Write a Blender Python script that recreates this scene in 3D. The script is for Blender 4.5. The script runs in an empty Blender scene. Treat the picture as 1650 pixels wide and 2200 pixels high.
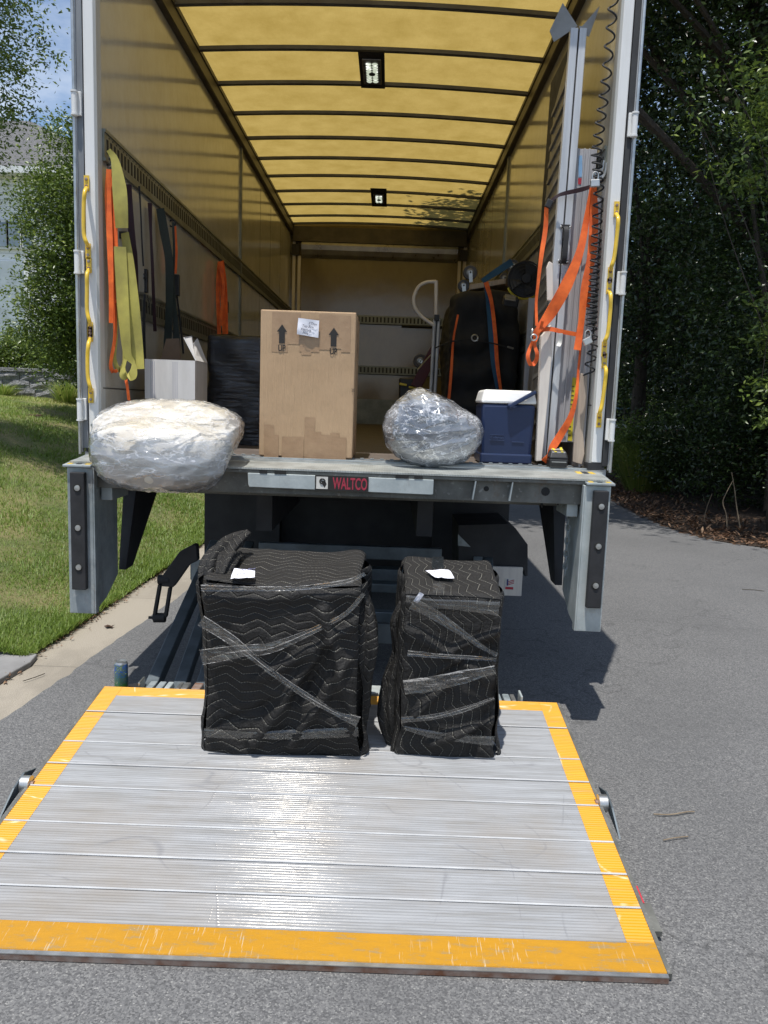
import bpy, bmesh, math, random
import numpy as np
from mathutils import Vector, Matrix, noise as mnoise

random.seed(7); RNG = np.random.default_rng(7)
S = bpy.context.scene
C = S.collection
R_ = math.radians

# ------------------------------------------------------------------ camera
CAM = Vector((0.2105, -3.8564, 1.4849)); FPX = 1684.18
PITCH, YAW, ROLL = 0.1372, -0.0026, 0.0352
fw = Vector((math.sin(YAW)*math.cos(PITCH), math.cos(YAW)*math.cos(PITCH), -math.sin(PITCH)))
rt = fw.cross(Vector((0, 0, 1))).normalized(); up = rt.cross(fw)
cr = (rt*math.cos(ROLL) + up*math.sin(ROLL)).normalized(); cu = cr.cross(fw)
cam_d = bpy.data.cameras.new('camera'); cam = bpy.data.objects.new('camera', cam_d); C.objects.link(cam)
M = Matrix(((cr.x, cu.x, -fw.x), (cr.y, cu.y, -fw.y), (cr.z, cu.z, -fw.z)))
cam.matrix_world = Matrix.Translation(CAM) @ M.to_4x4()
cam_d.sensor_fit = 'HORIZONTAL'; cam_d.sensor_width = 36; cam_d.lens = 36*FPX/1650
cam_d.clip_start = 0.05; cam_d.clip_end = 600
S.camera = cam
S.render.resolution_x = 768; S.render.resolution_y = 1024

# ------------------------------------------------------------------ light
SUNV = Vector((-0.106, -0.263, 1.0)).normalized()
EL = math.asin(SUNV.z); AZ = math.atan2(SUNV.x, SUNV.y)
w = bpy.data.worlds.new('World'); S.world = w; w.use_nodes = True
nt = w.node_tree; nt.nodes.clear()
out = nt.nodes.new('ShaderNodeOutputWorld'); bg = nt.nodes.new('ShaderNodeBackground')
sky = nt.nodes.new('ShaderNodeTexSky'); sky.sky_type = 'NISHITA'; sky.sun_disc = False
sky.sun_elevation = EL; sky.sun_rotation = AZ; sky.air_density = 1.0; sky.dust_density = 0.3; sky.ozone_density = 3.0
tc = nt.nodes.new('ShaderNodeTexCoord'); mp = nt.nodes.new('ShaderNodeMapping')
mp.inputs['Scale'].default_value = (1, 1, 2.2)
nz = nt.nodes.new('ShaderNodeTexNoise'); nz.inputs['Scale'].default_value = 3.2; nz.inputs['Detail'].default_value = 9; nz.inputs['Roughness'].default_value = .55
rp = nt.nodes.new('ShaderNodeValToRGB'); rp.color_ramp.elements[0].position = .46; rp.color_ramp.elements[1].position = .62
rp.color_ramp.elements[1].color = (.85, .85, .85, 1)
mx = nt.nodes.new('ShaderNodeMixRGB'); mx.inputs[2].default_value = (6.2, 6.7, 7.4, 1)
nt.links.new(tc.outputs['Generated'], mp.inputs[0]); nt.links.new(mp.outputs[0], nz.inputs[0]); nt.links.new(nz.outputs[0], rp.inputs[0])
nt.links.new(rp.outputs[0], mx.inputs[0]); nt.links.new(sky.outputs[0], mx.inputs[1]); nt.links.new(mx.outputs[0], bg.inputs[0])
bg.inputs[1].default_value = 0.118; nt.links.new(bg.outputs[0], out.inputs[0])
sd = bpy.data.lights.new('sun', 'SUN'); sd.energy = 4.2; sd.angle = R_(.53); sd.color = (1, .965, .91)
so = bpy.data.objects.new('sun', sd); C.objects.link(so); so.location = (0, 0, 20)
so.rotation_euler = SUNV.to_track_quat('Z', 'Y').to_euler()
S.view_settings.view_transform = 'Standard'; S.view_settings.look = 'None'; S.view_settings.gamma = 1
S.view_settings.exposure = 0.32

# ------------------------------------------------------------------ measuring helpers: where a sight line meets a real plane
def ray(u, v): return fw + cr*((u-825)/FPX) - cu*((v-1100)/FPX)
def aY(u, v, Y): d = ray(u, v); return CAM + d*((Y-CAM.y)/d.y)
def aZ(u, v, Z): d = ray(u, v); return CAM + d*((Z-CAM.z)/d.z)
def aX(u, v, X): d = ray(u, v); return CAM + d*((X-CAM.x)/d.x)
def aP(u, v, p, n): d = ray(u, v); n = Vector(n); return CAM + d*((Vector(p)-CAM).dot(n)/d.dot(n))

# ------------------------------------------------------------------ materials
MATS = {}
class NT:
    def __init__(s, name):
        s.m = bpy.data.materials.new(name); s.m.use_nodes = True; s.t = s.m.node_tree; s.t.nodes.clear()
        s.o = s.n('ShaderNodeOutputMaterial'); MATS[name] = s.m
    def n(s, t, **k):
        x = s.t.nodes.new(t)
        for a, b in k.items():
            if a.startswith('_'): setattr(x, a[1:], b)
            else: x.inputs[a.replace('_', ' ')].default_value = b
        return x
    def l(s, a, b): s.t.links.new(a, b)
    def noise(s, vec, scale, detail=4, rough=.55, dist=0):
        x = s.n('ShaderNodeTexNoise', Scale=scale, Detail=detail, Roughness=rough, Distortion=dist)
        if vec is not None: s.l(vec, x.inputs['Vector'])
        return x.outputs[0]
    def math(s, op, a, b=0, clamp=False):
        x = s.n('ShaderNodeMath', _operation=op, _use_clamp=clamp)
        for i, q in enumerate((a, b)):
            if isinstance(q, (int, float)): x.inputs[i].default_value = q
            else: s.l(q, x.inputs[i])
        return x.outputs[0]
    def ramp(s, f, stops):
        x = s.n('ShaderNodeValToRGB'); e = x.color_ramp.elements
        while len(e) < len(stops): e.new(.5)
        for i, (p, c) in enumerate(stops):
            e[i].position = p; e[i].color = (*c, 1) if len(c) == 3 else c
        s.l(f, x.inputs[0]); return x.outputs[0]
    def mix(s, f, a, b):
        x = s.n('ShaderNodeMixRGB')
        for i, q in enumerate((f, a, b)):
            if isinstance(q, (int, float)): x.inputs[i].default_value = q
            elif isinstance(q, tuple): x.inputs[i].default_value = (*q, 1)
            else: s.l(q, x.inputs[i])
        return x.outputs[0]
    def obj(s, scale=(1, 1, 1), rot=(0, 0, 0), which='Object'):
        t = s.n('ShaderNodeTexCoord'); m = s.n('ShaderNodeMapping'); m.inputs['Scale'].default_value = scale; m.inputs['Rotation'].default_value = rot
        s.l(t.outputs[which], m.inputs[0]); return m.outputs[0]
    def bump(s, h, st=.3, d=.01, nrm=None):
        x = s.n('ShaderNodeBump', Strength=st, Distance=d); s.l(h, x.inputs['Height'])
        if nrm is not None: s.l(nrm, x.inputs['Normal'])
        return x.outputs[0]
    def pbr(s, col, rough=.5, metal=0, nrm=None, coat=0, spec=.5, aniso=0):
        b = s.n('ShaderNodeBsdfPrincipled')
        for k, q in (('Base Color', col), ('Roughness', rough), ('Metallic', metal)):
            if isinstance(q, tuple): b.inputs[k].default_value = (*q, 1)
            elif isinstance(q, (int, float)): b.inputs[k].default_value = q
            else: s.l(q, b.inputs[k])
        b.inputs['Coat Weight'].default_value = coat; b.inputs['Coat Roughness'].default_value = .08
        b.inputs['Specular IOR Level'].default_value = spec; b.inputs['Anisotropic'].default_value = aniso
        if nrm is not None: s.l(nrm, b.inputs['Normal'])
        return b.outputs[0]
    def done(s, sh): s.l(sh, s.o.inputs[0]); return s.m

def pm(name, c1, c2=None, scale=6, rough=.5, metal=0, bump=.1, bscale=60, coat=0, spec=.5, sc=(1, 1, 1), lo=.35, hi=.65, d=.002):
    t = NT(name); v = t.obj(sc); c2 = c2 or tuple(x*.8 for x in c1)
    n1 = t.noise(v, scale, 7, .6); col = t.ramp(n1, [(lo, c2), (hi, c1)])
    nb = t.noise(v, bscale, 3)
    rr = t.math('ADD', t.math('MULTIPLY', n1, .25), rough-.125)
    return t.done(t.pbr(col, rr, metal, t.bump(nb, bump, d), coat, spec))

pm('white_paint', (.72, .72, .70), (.58, .57, .54), 3, .42, bump=.05, sc=(4, 4, .6), lo=.25, hi=.5)
pm('grey_reveal', (.5, .5, .47), (.4, .4, .37), 3, .5, sc=(3, 3, .7))
pm('aluminium', (.6, .61, .62), (.46, .47, .48), 4, .42, .3, .1, 90, sc=(8, 8, .5))
pm('trim_grey', (.25, .26, .27), (.16, .17, .18), 5, .5, .2, sc=(6, 6, .5))
pm('dark_seal', (.02, .02, .022), (.035, .035, .035), 8, .6)
pm('rubber', (.014, .0145, .016), (.024, .024, .026), 14, .7, bump=.2)
pm('black_steel', (.012, .012, .014), (.02, .02, .022), 8, .6)
pm('arm_steel', (.17, .2, .22), (.1, .12, .13), 7, .45, .5)
pm('seam_bright', (.55, .56, .57), (.4, .4, .4), 5, .45, .1)
pm('zinc', (.6, .6, .58), (.42, .42, .4), 12, .35, .85)
pm('rusty', (.2, .09, .05), (.35, .3, .27), 14, .6, .4)
pm('yellow_paint', (.8, .52, .03), (.62, .42, .04), 18, .38, bump=.05, coat=.3)
pm('bow_steel', (.15, .15, .145), (.1, .098, .09), 6, .45, .3)
pm('rail_steel', (.1, .085, .06), (.055, .045, .03), 6, .5, .3)
pm('track_steel', (.27, .28, .24), (.16, .16, .13), 7, .45, .6)
pm('slot_dark', (.01, .01, .01), (.015, .015, .012), 7, .7)
pm('orange_web', (.92, .17, .025), (.62, .09, .015), 14, .75, bump=.5, bscale=500)
pm('lime_web', (.43, .385, .085), (.27, .24, .06), 7, .8, bump=.5, bscale=400)
pm('maroon_web', (.035, .008, .012), (.02, .006, .01), 9, .7)
pm('olive_web', (.03, .04, .03), (.02, .025, .02), 9, .8)
pm('black_web', (.008, .008, .009), (.014, .014, .014), 9, .7)
pm('blue_web', (.02, .09, .16), (.015, .06, .12), 9, .75)
pm('navy_cloth', (.009, .012, .024), (.006, .007, .014), 9, .85, bump=.4, bscale=30)
pm('black_cloth', (.02, .019, .018), (.009, .009, .009), 9, .85, bump=.4, bscale=30)
pm('white_web', (.7, .68, .62), None, 9, .7)
pm('paper', (.8, .8, .86), (.74, .74, .8), 30, .8, bump=.15, bscale=30)
pm('ink', (.03, .03, .06), None, 30, .7)
pm('ink_pale', (.16, .16, .3), None, 30, .7)
pm('print_black', (.02, .018, .016), None, 30, .7)
pm('red_print', (.42, .03, .06), (.3, .03, .05), 60, .5)
pm('carton_white', (.66, .65, .64), (.56, .55, .54), 5, .75, bump=.3, bscale=12, sc=(3, 3, .5))
pm('carton_inside', (.2, .13, .08), None, 5, .8)
pm('cooler_blue', (.010, .022, .068), (.012, .026, .076), 6, .38, bump=.05, bscale=200)
pm('cooler_white', (.82, .81, .78), (.74, .73, .7), 6, .4)
pm('cream_board', (.74, .68, .6), (.62, .56, .5), 6, .6, sc=(4, 4, .4))
pm('pale_wood', (.52, .43, .34), (.36, .29, .23), 5, .75, bump=.3, bscale=20, sc=(8, 8, .6))
pm('ramp_metal', (.5, .49, .5), (.38, .37, .38), 5, .42, .25, .1, 60, sc=(6, 6, .5))
pm('tread_metal', (.3, .29, .27), (.2, .19, .17), 6, .45, .6, .1, 60)
pm('tool_black', (.012, .012, .013), (.02, .02, .02), 9, .5)
pm('tool_grey', (.3, .3, .3), (.22, .22, .22), 9, .5)
pm('tool_yellow', (.75, .62, .05), None, 9, .45)
pm('caster_grey', (.09, .09, .1), (.05, .05, .06), 9, .6)
pm('red_steel', (.09, .008, .015), (.06, .006, .01), 9, .5)
pm('brick', (.32, .17, .11), (.22, .12, .08), 6, .85)
pm('bin_green', (.02, .06, .055), None, 6, .5)
pm('bark', (.075, .06, .045), (.035, .028, .022), 8, .9, bump=.8, bscale=20, sc=(3, 3, .7), d=.02)
pm('bark_pale', (.28, .22, .15), (.16, .12, .08), 8, .9, bump=.8, bscale=20, d=.01)
pm('siding_trim', (.72, .74, .74), None, 4, .6)
pm('pane_glass', (.12, .16, .2), (.18, .22, .26), 2, .08, spec=.8)
pm('garage_panel', (.36, .42, .46), None, 3, .5)
pm('trim_dark', (.04, .035, .025), (.02, .015, .012), 5, .55)
pm('front_chrome', (.4, .38, .33), (.25, .23, .2), 5, .3, .7)
pm('tyre', (.015, .015, .016), None, 9, .85)
pm('lens_bezel', (.25, .25, .24), None, 6, .4, .5)
pm('emboss_blue', (.06, .09, .19), None, 20, .4)
pm('sticker_blue', (.25, .45, .7), None, 20, .5)
pm('flag_red', (.5, .03, .05), None, 20, .5)
pm('flag_blue', (.03, .05, .2), None, 20, .5)
pm('concrete_slab', (.25, .245, .24), (.18, .175, .17), 5, .85, bump=.3, bscale=120)

def rusted(name, c1, c2, rough, metal, amt):
    t = NT(name); n1 = t.noise(t.obj((1, 1, .8)), 9, 7, .65); n2 = t.noise(t.obj((1, 1, .35), (.3, .2, 0)), 6, 8, .75); n3 = t.noise(t.obj(), 40, 4)
    col = t.ramp(n1, [(.3, c2), (.7, c1)]); m = t.math('MULTIPLY', t.ramp(t.math('ADD', t.math('MULTIPLY', n2, .8), t.math('MULTIPLY', n3, .2)), [(.54, (0, 0, 0)), (.64, (1, 1, 1))]), amt)
    col = t.mix(m, col, (.13, .075, .04)); col = t.mix(t.math('MULTIPLY', t.ramp(n3, [(.6, (0, 0, 0)), (.7, (1, 1, 1))]), .25), col, (.55, .55, .53))
    t.done(t.pbr(col, t.math('ADD', t.math('MULTIPLY', n1, .3), rough-.1), metal, t.bump(t.math('ADD', n1, n3), .25, .003)))
rusted('galvanised', (.40, .44, .45), (.2, .235, .245), .5, .3, .35); rusted('galvanised_light', (.50, .54, .53), (.34, .38, .38), .5, .25, .3); rusted('beam_metal', (.2, .2, .18), (.09, .09, .08), .55, .35, .55)
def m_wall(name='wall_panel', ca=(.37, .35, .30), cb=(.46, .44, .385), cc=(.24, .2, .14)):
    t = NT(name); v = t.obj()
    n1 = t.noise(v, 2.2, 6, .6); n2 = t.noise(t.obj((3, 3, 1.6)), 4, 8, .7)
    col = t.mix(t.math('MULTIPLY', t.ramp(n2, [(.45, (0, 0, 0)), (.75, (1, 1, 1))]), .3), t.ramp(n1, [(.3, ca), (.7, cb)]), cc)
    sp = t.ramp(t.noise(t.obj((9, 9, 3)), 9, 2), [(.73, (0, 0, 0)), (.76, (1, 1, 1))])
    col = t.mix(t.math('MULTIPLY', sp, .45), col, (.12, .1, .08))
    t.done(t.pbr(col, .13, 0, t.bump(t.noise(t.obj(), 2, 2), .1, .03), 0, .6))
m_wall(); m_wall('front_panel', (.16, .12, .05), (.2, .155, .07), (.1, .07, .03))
def m_roof():
    t = NT('roof_fibreglass'); v = t.obj((1, 1, 1))
    n1 = t.noise(v, 5, 8, .65); n2 = t.noise(t.obj((14, 60, 1)), 3, 5, .7); n3 = t.noise(t.obj((60, 8, 1)), 3, 5, .7)
    f = t.math('ADD', t.math('MULTIPLY', n1, .6), t.math('MULTIPLY', t.math('ADD', n2, n3), .2))
    col = t.ramp(f, [(.35, (.30, .205, .048)), (.65, (.42, .30, .09))])
    tr = t.n('ShaderNodeBsdfTranslucent'); t.l(col, tr.inputs[0]); p = t.pbr(col, .35)
    m = t.n('ShaderNodeMixShader'); m.inputs[0].default_value = .32; t.l(tr.outputs[0], m.inputs[1]); t.l(p, m.inputs[2]); t.done(m.outputs[0])
m_roof()
def m_asphalt():
    t = NT('asphalt'); v = t.obj()
    a = t.n('ShaderNodeTexVoronoi', Scale=205.); t.l(v, a.inputs['Vector']); sep = t.n('ShaderNodeSeparateColor'); t.l(a.outputs['Color'], sep.inputs[0])
    n0 = t.noise(v, 260, 2, .6); n1 = t.noise(v, .9, 6, .6); n2 = t.noise(v, 14, 4)
    f = t.math('ADD', t.math('MULTIPLY', sep.outputs[0], .6), t.math('MULTIPLY', n0, .5))
    col = t.ramp(f, [(.22, (.062, .062, .063)), (.55, (.132, .131, .131)), (.82, (.19, .188, .183)), (.96, (.42, .41, .38))])
    col = t.mix(t.math('MULTIPLY', t.ramp(n1, [(.4, (0, 0, 0)), (.7, (1, 1, 1))]), .35), col, (.07, .07, .07)); col = t.mix(t.math('MULTIPLY', n2, .12), col, (.2, .2, .2))
    # hairline cracks
    cv = t.n('ShaderNodeTexVoronoi', Scale=.33, _feature='DISTANCE_TO_EDGE'); wv = t.n('ShaderNodeVectorMath', _operation='ADD'); nn = t.n('ShaderNodeTexNoise', Scale=2.5, Detail=6.)
    t.l(v, nn.inputs[0]); t.l(v, wv.inputs[0]); t.l(nn.outputs['Color'], wv.inputs[1]); t.l(wv.outputs[0], cv.inputs['Vector'])
    ck = t.ramp(cv.outputs['Distance'], [(0, (1, 1, 1)), (.0016, (0, 0, 0))]); col = t.mix(t.math('MULTIPLY', ck, .4), col, (.03, .03, .03))
    t.done(t.pbr(col, .8, 0, t.bump(f, .55, .004), 0, .35))
m_asphalt()
def m_gutter():
    t = NT('gutter_concrete'); v = t.obj()
    n = t.noise(v, 220, 3); n1 = t.noise(v, 3, 6, .65)
    col = t.ramp(n, [(.3, (.2, .17, .13)), (.55, (.36, .32, .26)), (.75, (.52, .49, .42))]); col = t.mix(t.math('MULTIPLY', n1, .5), col, (.25, .22, .17)); st = t.noise(t.obj((1, .5, 1)), 1.6, 7, .7); col = t.mix(t.math('MULTIPLY', t.ramp(st, [(.5, (0, 0, 0)), (.62, (1, 1, 1))]), .45), col, (.17, .15, .12))
    s3 = t.n('ShaderNodeSeparateXYZ'); t.l(v, s3.inputs[0]); jt = t.ramp(t.math('FRACT', t.math('ADD', t.math('DIVIDE', s3.outputs[1], 1.52), .83)), [(0, (1, 1, 1)), (.007, (0, 0, 0))]); col = t.mix(t.math('MULTIPLY', jt, .75), col, (.04, .035, .03))
    t.done(t.pbr(col, .85, 0, t.bump(n, .5, .004)))
m_gutter()
def m_lawn():
    t = NT('lawn_soil'); v = t.obj()
    n = t.noise(v, 40, 5, .7); n1 = t.noise(v, 1.3, 5, .6)
    col = t.mix(t.ramp(n1, [(.4, (0, 0, 0)), (.62, (1, 1, 1))]), t.ramp(n, [(.3, (.05, .075, .015)), (.7, (.13, .17, .04))]), (.24, .21, .09))
    t.done(t.pbr(col, .9, 0, t.bump(n, 1, .03)))
m_lawn()
def m_leaf(name, stops, trans=.3, rough=.38):
    t = NT(name); a = t.n('ShaderNodeAttribute', _attribute_name='tint')
    col = t.ramp(a.outputs['Fac'], stops)
    p = t.pbr(col, rough, 0, None, 0, .5); tr = t.n('ShaderNodeBsdfTranslucent'); t.l(col, tr.inputs[0])
    m = t.n('ShaderNodeMixShader'); m.inputs[0].default_value = trans; t.l(p, m.inputs[1]); t.l(tr.outputs[0], m.inputs[2]); t.done(m.outputs[0])
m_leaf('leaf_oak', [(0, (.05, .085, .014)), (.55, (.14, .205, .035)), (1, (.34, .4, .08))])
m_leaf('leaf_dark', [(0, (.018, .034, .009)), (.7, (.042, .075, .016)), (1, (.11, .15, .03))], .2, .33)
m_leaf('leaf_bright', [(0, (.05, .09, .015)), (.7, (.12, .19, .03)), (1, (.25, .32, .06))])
m_leaf('grass_blade', [(0, (.10, .18, .025)), (.5, (.21, .30, .05)), (.8, (.36, .39, .11)), (1, (.52, .46, .21))], .35, .5)
m_leaf('dead_leaf', [(0, (.06, .03, .015)), (.5, (.16, .085, .045)), (1, (.34, .22, .13))], .1, .7)
def m_platform(name, painted):
    t = NT(name); v = t.obj()
    wv = t.n('ShaderNodeTexWave', _wave_type='BANDS', _bands_direction='Y', _wave_profile='SIN', Scale=math.pi*2/20/.0112*1., Distortion=0.)
    t.l(v, wv.inputs['Vector']); rib = wv.outputs['Fac']
    n1 = t.noise(t.obj((1, 14, 1)), 2.5, 8, .65); n2 = t.noise(t.obj((.6, 60, 1)), 5, 5, .7); n3 = t.noise(v, 1.5, 5, .6)
    # scratches: thin arcs
    scr = 0
    for k, (sc_, an) in enumerate((((1.1, 1.1, 1), 0), ((.8, 2.2, 1), .9), ((2.4, .7, 1), -.5))):
        cl = t.math('ABSOLUTE', t.math('SUBTRACT', t.noise(t.obj(sc_, (0, 0, an+k)), 1.3, 1.5, .4), .5))
        ln = t.math('MULTIPLY', t.ramp(cl, [(0, (1, 1, 1)), (.0028, (0, 0, 0))]), t.ramp(t.noise(v, 3.5+k, 3), [(.5, (0, 0, 0)), (.58, (1, 1, 1))])); scr = t.math('MAXIMUM', scr, ln)
    hgt = t.bump(t.math('ADD', n2, scr), .12, .001)
    if painted:
        wear = t.ramp(t.math('ADD', t.math('MULTIPLY', n2, .6), t.math('MULTIPLY', n1, .4)), [(.36, (1, 1, 1)), (.44, (0, 0, 0))])
        col = t.mix(t.math('MULTIPLY', wear, .9), t.ramp(n1, [(.3, (.54, .255, .01)), (.7, (.64, .315, .012))]), (.3, .26, .2))
        col = t.mix(t.math('MULTIPLY', scr, .6), col, (.8, .75, .6))
        t.done(t.pbr(col, .42, 0, hgt, 0, .4))
    else:
        f = t.math('ADD', t.math('MULTIPLY', n1, .55), t.math('MULTIPLY', n2, .45))
        col = t.ramp(f, [(.33, (.175, .168, .155)), (.5, (.27, .275, .282)), (.66, (.36, .368, .38))])
        col = t.mix(t.math('MULTIPLY', t.ramp(n3, [(.45, (0, 0, 0)), (.66, (1, 1, 1))]), .5), col, (.25, .215, .175))
        col = t.mix(t.math('MULTIPLY', scr, .5), col, (.16, .16, .17))
        sh = t.pbr(col, t.math('ADD', t.math('MULTIPLY', n2, .2), .55), .1, hgt, 0, .25)
        g = t.n('ShaderNodeBsdfGlossy'); g.inputs['Roughness'].default_value = .12; g.inputs['Color'].default_value = (1, .93, .82, 1); t.l(hgt, g.inputs['Normal'])
        m = t.n('ShaderNodeMixShader'); t.l(t.math('MULTIPLY', t.ramp(n1, [(.35, (.3, .3, .3)), (.6, (1, 1, 1))]), .0065), m.inputs[0]); t.l(sh, m.inputs[1]); t.l(g.outputs[0], m.inputs[2]); t.done(m.outputs[0])
m_platform('ribbed_aluminium', False); m_platform('ribbed_yellow', True)
def m_nose():
    t = NT('worn_yellow'); v = t.obj(); n1 = t.noise(t.obj((2, 8, 1)), 5, 9, .75); n2 = t.noise(v, 3, 5)
    scr = 0
    for k, an in enumerate((.4, -.5, 1.2, -1.2)):
        s_ = t.noise(t.obj((70, 5, 1), (0, 0, an)), 1.7, 3, .6); scr = t.math('MAXIMUM', scr, t.ramp(s_, [(.645, (0, 0, 0)), (.68, (.8, .8, .8))]))
    scr = t.math('MULTIPLY', scr, t.ramp(n2, [(.42, (0, 0, 0)), (.55, (1, 1, 1))]))
    wear = t.ramp(n1, [(.54, (0, 0, 0)), (.62, (1, 1, 1))])
    col = t.mix(t.math('MULTIPLY', wear, .6), t.ramp(n1, [(.25, (.54, .26, .015)), (.6, (.44, .22, .02))]), (.26, .22, .14)); col = t.mix(t.math('MULTIPLY', scr, .6), col, (.62, .56, .42))
    t.done(t.pbr(col, .35, .1, t.bump(n1, .2, .003), 0, .5))
m_nose()
def m_floor():
    t = NT('deck_floor'); v = t.obj(); n = t.noise(t.obj((1.2, 7, 1)), 7, 8, .7); n2 = t.noise(v, 60, 3)
    col = t.ramp(n, [(.3, (.045, .035, .03)), (.55, (.12, .1, .09)), (.75, (.24, .21, .19))])
    t.done(t.pbr(col, .6, 0, t.bump(n2, .5, .004)))
m_floor()
def m_tread_plate():
    t = NT('tread_plate'); v = t.obj((1, 1, 1), (0, 0, .785)); 
    c = t.n('ShaderNodeTexBrick'); c.inputs['Scale'].default_value = 30; c.inputs['Mortar Size'].default_value = .035; t.l(v, c.inputs['Vector'])
    n = t.noise(t.obj(), 8, 6, .65)
    col = t.ramp(n, [(.3, (.27, .28, .26)), (.6, (.5, .52, .49))]); col = t.mix(t.math('MULTIPLY', c.outputs['Fac'], .35), col, (.2, .2, .19))
    t.done(t.pbr(col, .45, .4, t.bump(c.outputs['Fac'], .6, .003)))
m_tread_plate()
def m_blanket(name, ang, k=28.):
    t = NT(name); uvn = t.n('ShaderNodeTexCoord'); mpn = t.n('ShaderNodeMapping'); mpn.inputs['Rotation'].default_value = (0, 0, ang)
    wn = t.n('ShaderNodeTexNoise', Scale=2.2, Detail=2.); t.l(uvn.outputs['UV'], wn.inputs[0])
    sc = t.n('ShaderNodeVectorMath', _operation='SCALE'); sc.inputs['Scale'].default_value = .2; t.l(wn.outputs['Color'], sc.inputs[0])
    ad = t.n('ShaderNodeVectorMath', _operation='ADD'); t.l(uvn.outputs['UV'], ad.inputs[0]); t.l(sc.outputs[0], ad.inputs[1]); t.l(ad.outputs[0], mpn.inputs[0])
    s3 = t.n('ShaderNodeSeparateXYZ'); t.l(mpn.outputs[0], s3.inputs[0])
    tri = t.math('PINGPONG', s3.outputs[0], .055)
    lv = t.math('FRACT', t.math('MULTIPLY', t.math('ADD', s3.outputs[1], t.math('MULTIPLY', tri, .48)), k))
    dl = t.math('ABSOLUTE', t.math('SUBTRACT', lv, .5))
    line = t.ramp(dl, [(.016, (1, 1, 1)), (.034, (0, 0, 0))]); quilt = t.ramp(dl, [(0, (0, 0, 0)), (.16, (1, 1, 1))])
    dash = t.ramp(t.math('FRACT', t.math('MULTIPLY', s3.outputs[0], 110)), [(.62, (1, 1, 1)), (.72, (.12, .12, .12))])
    fine = t.noise(uvn.outputs['UV'], 380, 3)
    patch = t.ramp(t.noise(uvn.outputs['UV'], 7, 3), [(.35, (.3, .3, .3)), (.55, (1, 1, 1))])
    col = t.mix(t.math('MULTIPLY', t.math('MULTIPLY', line, dash), patch), t.ramp(fine, [(.3, (.0105, .010, .0095)), (.7, (.022, .0205, .019))]), (.30, .285, .24))
    h = t.math('ADD', t.math('MULTIPLY', quilt, 1.), t.math('MULTIPLY', fine, .2))
    wr = t.noise(t.obj((1, 1, 1)), 24, 5, .7)
    t.done(t.pbr(col, .62, 0, t.bump(h, .6, .008, t.bump(wr, .7, .025)), 0, .35))
m_blanket('blanket_a', 0.0); m_blanket('blanket_b', 1.25)
def m_film(name, base, haze, sc=(1, 1, 1), bs=14, rough=.1, line=.5, cell=22., gl_w=.10):
    """stretch film: mostly clear, highlight streaks painted as thin white lines, crumpled facets that catch the sun"""
    t = NT(name); v = t.obj(sc)
    wn = t.n('ShaderNodeTexNoise', Scale=float(bs), Detail=3.); t.l(v, wn.inputs[0]); sc2 = t.n('ShaderNodeVectorMath', _operation='SCALE'); sc2.inputs['Scale'].default_value = .12; t.l(wn.outputs['Color'], sc2.inputs[0])
    ad = t.n('ShaderNodeVectorMath', _operation='ADD'); t.l(v, ad.inputs[0]); t.l(sc2.outputs[0], ad.inputs[1])
    vo = t.n('ShaderNodeTexVoronoi', Scale=cell); t.l(ad.outputs[0], vo.inputs['Vector'])
    n1 = t.noise(ad.outputs[0], bs*1.2, 5, .6); n2 = t.noise(t.obj(sc, (.5, .35, .2)), bs*.8, 4, .6)
    r1 = t.math('ABSOLUTE', t.math('SUBTRACT', n1, .5)); r2 = t.math('ABSOLUTE', t.math('SUBTRACT', n2, .5))
    ln = t.math('MAXIMUM', t.ramp(r1, [(0, (1, 1, 1)), (.014, (0, 0, 0))]), t.ramp(r2, [(0, (1, 1, 1)), (.010, (0, 0, 0))]))  # highlight streaks along the creases, painted in as white lines
    h = t.math('ADD', t.math('MULTIPLY', vo.outputs['Distance'], 1.), t.math('MULTIPLY', r1, 1.5)); nb = t.bump(h, .45, .02)
    patch = t.ramp(t.noise(t.obj(sc), bs*.35, 3), [(.42, (haze*.4,)*3), (.62, (haze*1.6,)*3)])
    al = t.math('ADD', t.math('MULTIPLY', ln, line), patch, True)
    tr = t.n('ShaderNodeBsdfTransparent'); df = t.n('ShaderNodeBsdfDiffuse'); df.inputs[0].default_value = (*base, 1)
    m1 = t.n('ShaderNodeMixShader'); t.l(al, m1.inputs[0]); t.l(tr.outputs[0], m1.inputs[1]); t.l(df.outputs[0], m1.inputs[2])
    gl = t.n('ShaderNodeBsdfGlossy'); gl.inputs['Roughness'].default_value = rough; t.l(nb, gl.inputs['Normal'])
    fr = t.n('ShaderNodeFresnel', IOR=1.45); t.l(nb, fr.inputs['Normal']); fa = t.math('ADD', fr.outputs[0], gl_w, True)
    m2 = t.n('ShaderNodeMixShader'); t.l(fa, m2.inputs[0]); t.l(m1.outputs[0], m2.inputs[1]); t.l(gl.outputs[0], m2.inputs[2]); t.done(m2.outputs[0])
m_film('clear_film', (.85, .86, .88), .16, (.5, .5, 1.6), 7, .11, .4, 17., .12)
m_film('clear_film_b', (.8, .82, .86), .26, (.7, .7, 1.4), 8, .10, .6, 17., .16)
m_film('black_film', (.03, .03, .035), .3, (.5, .5, 5), 7, .2, .3, 10., .02)
m_film('tape_film', (.36, .35, .31), .09, (.5, .6, 2.2), 5, .12, .22, 7., .05)
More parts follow.
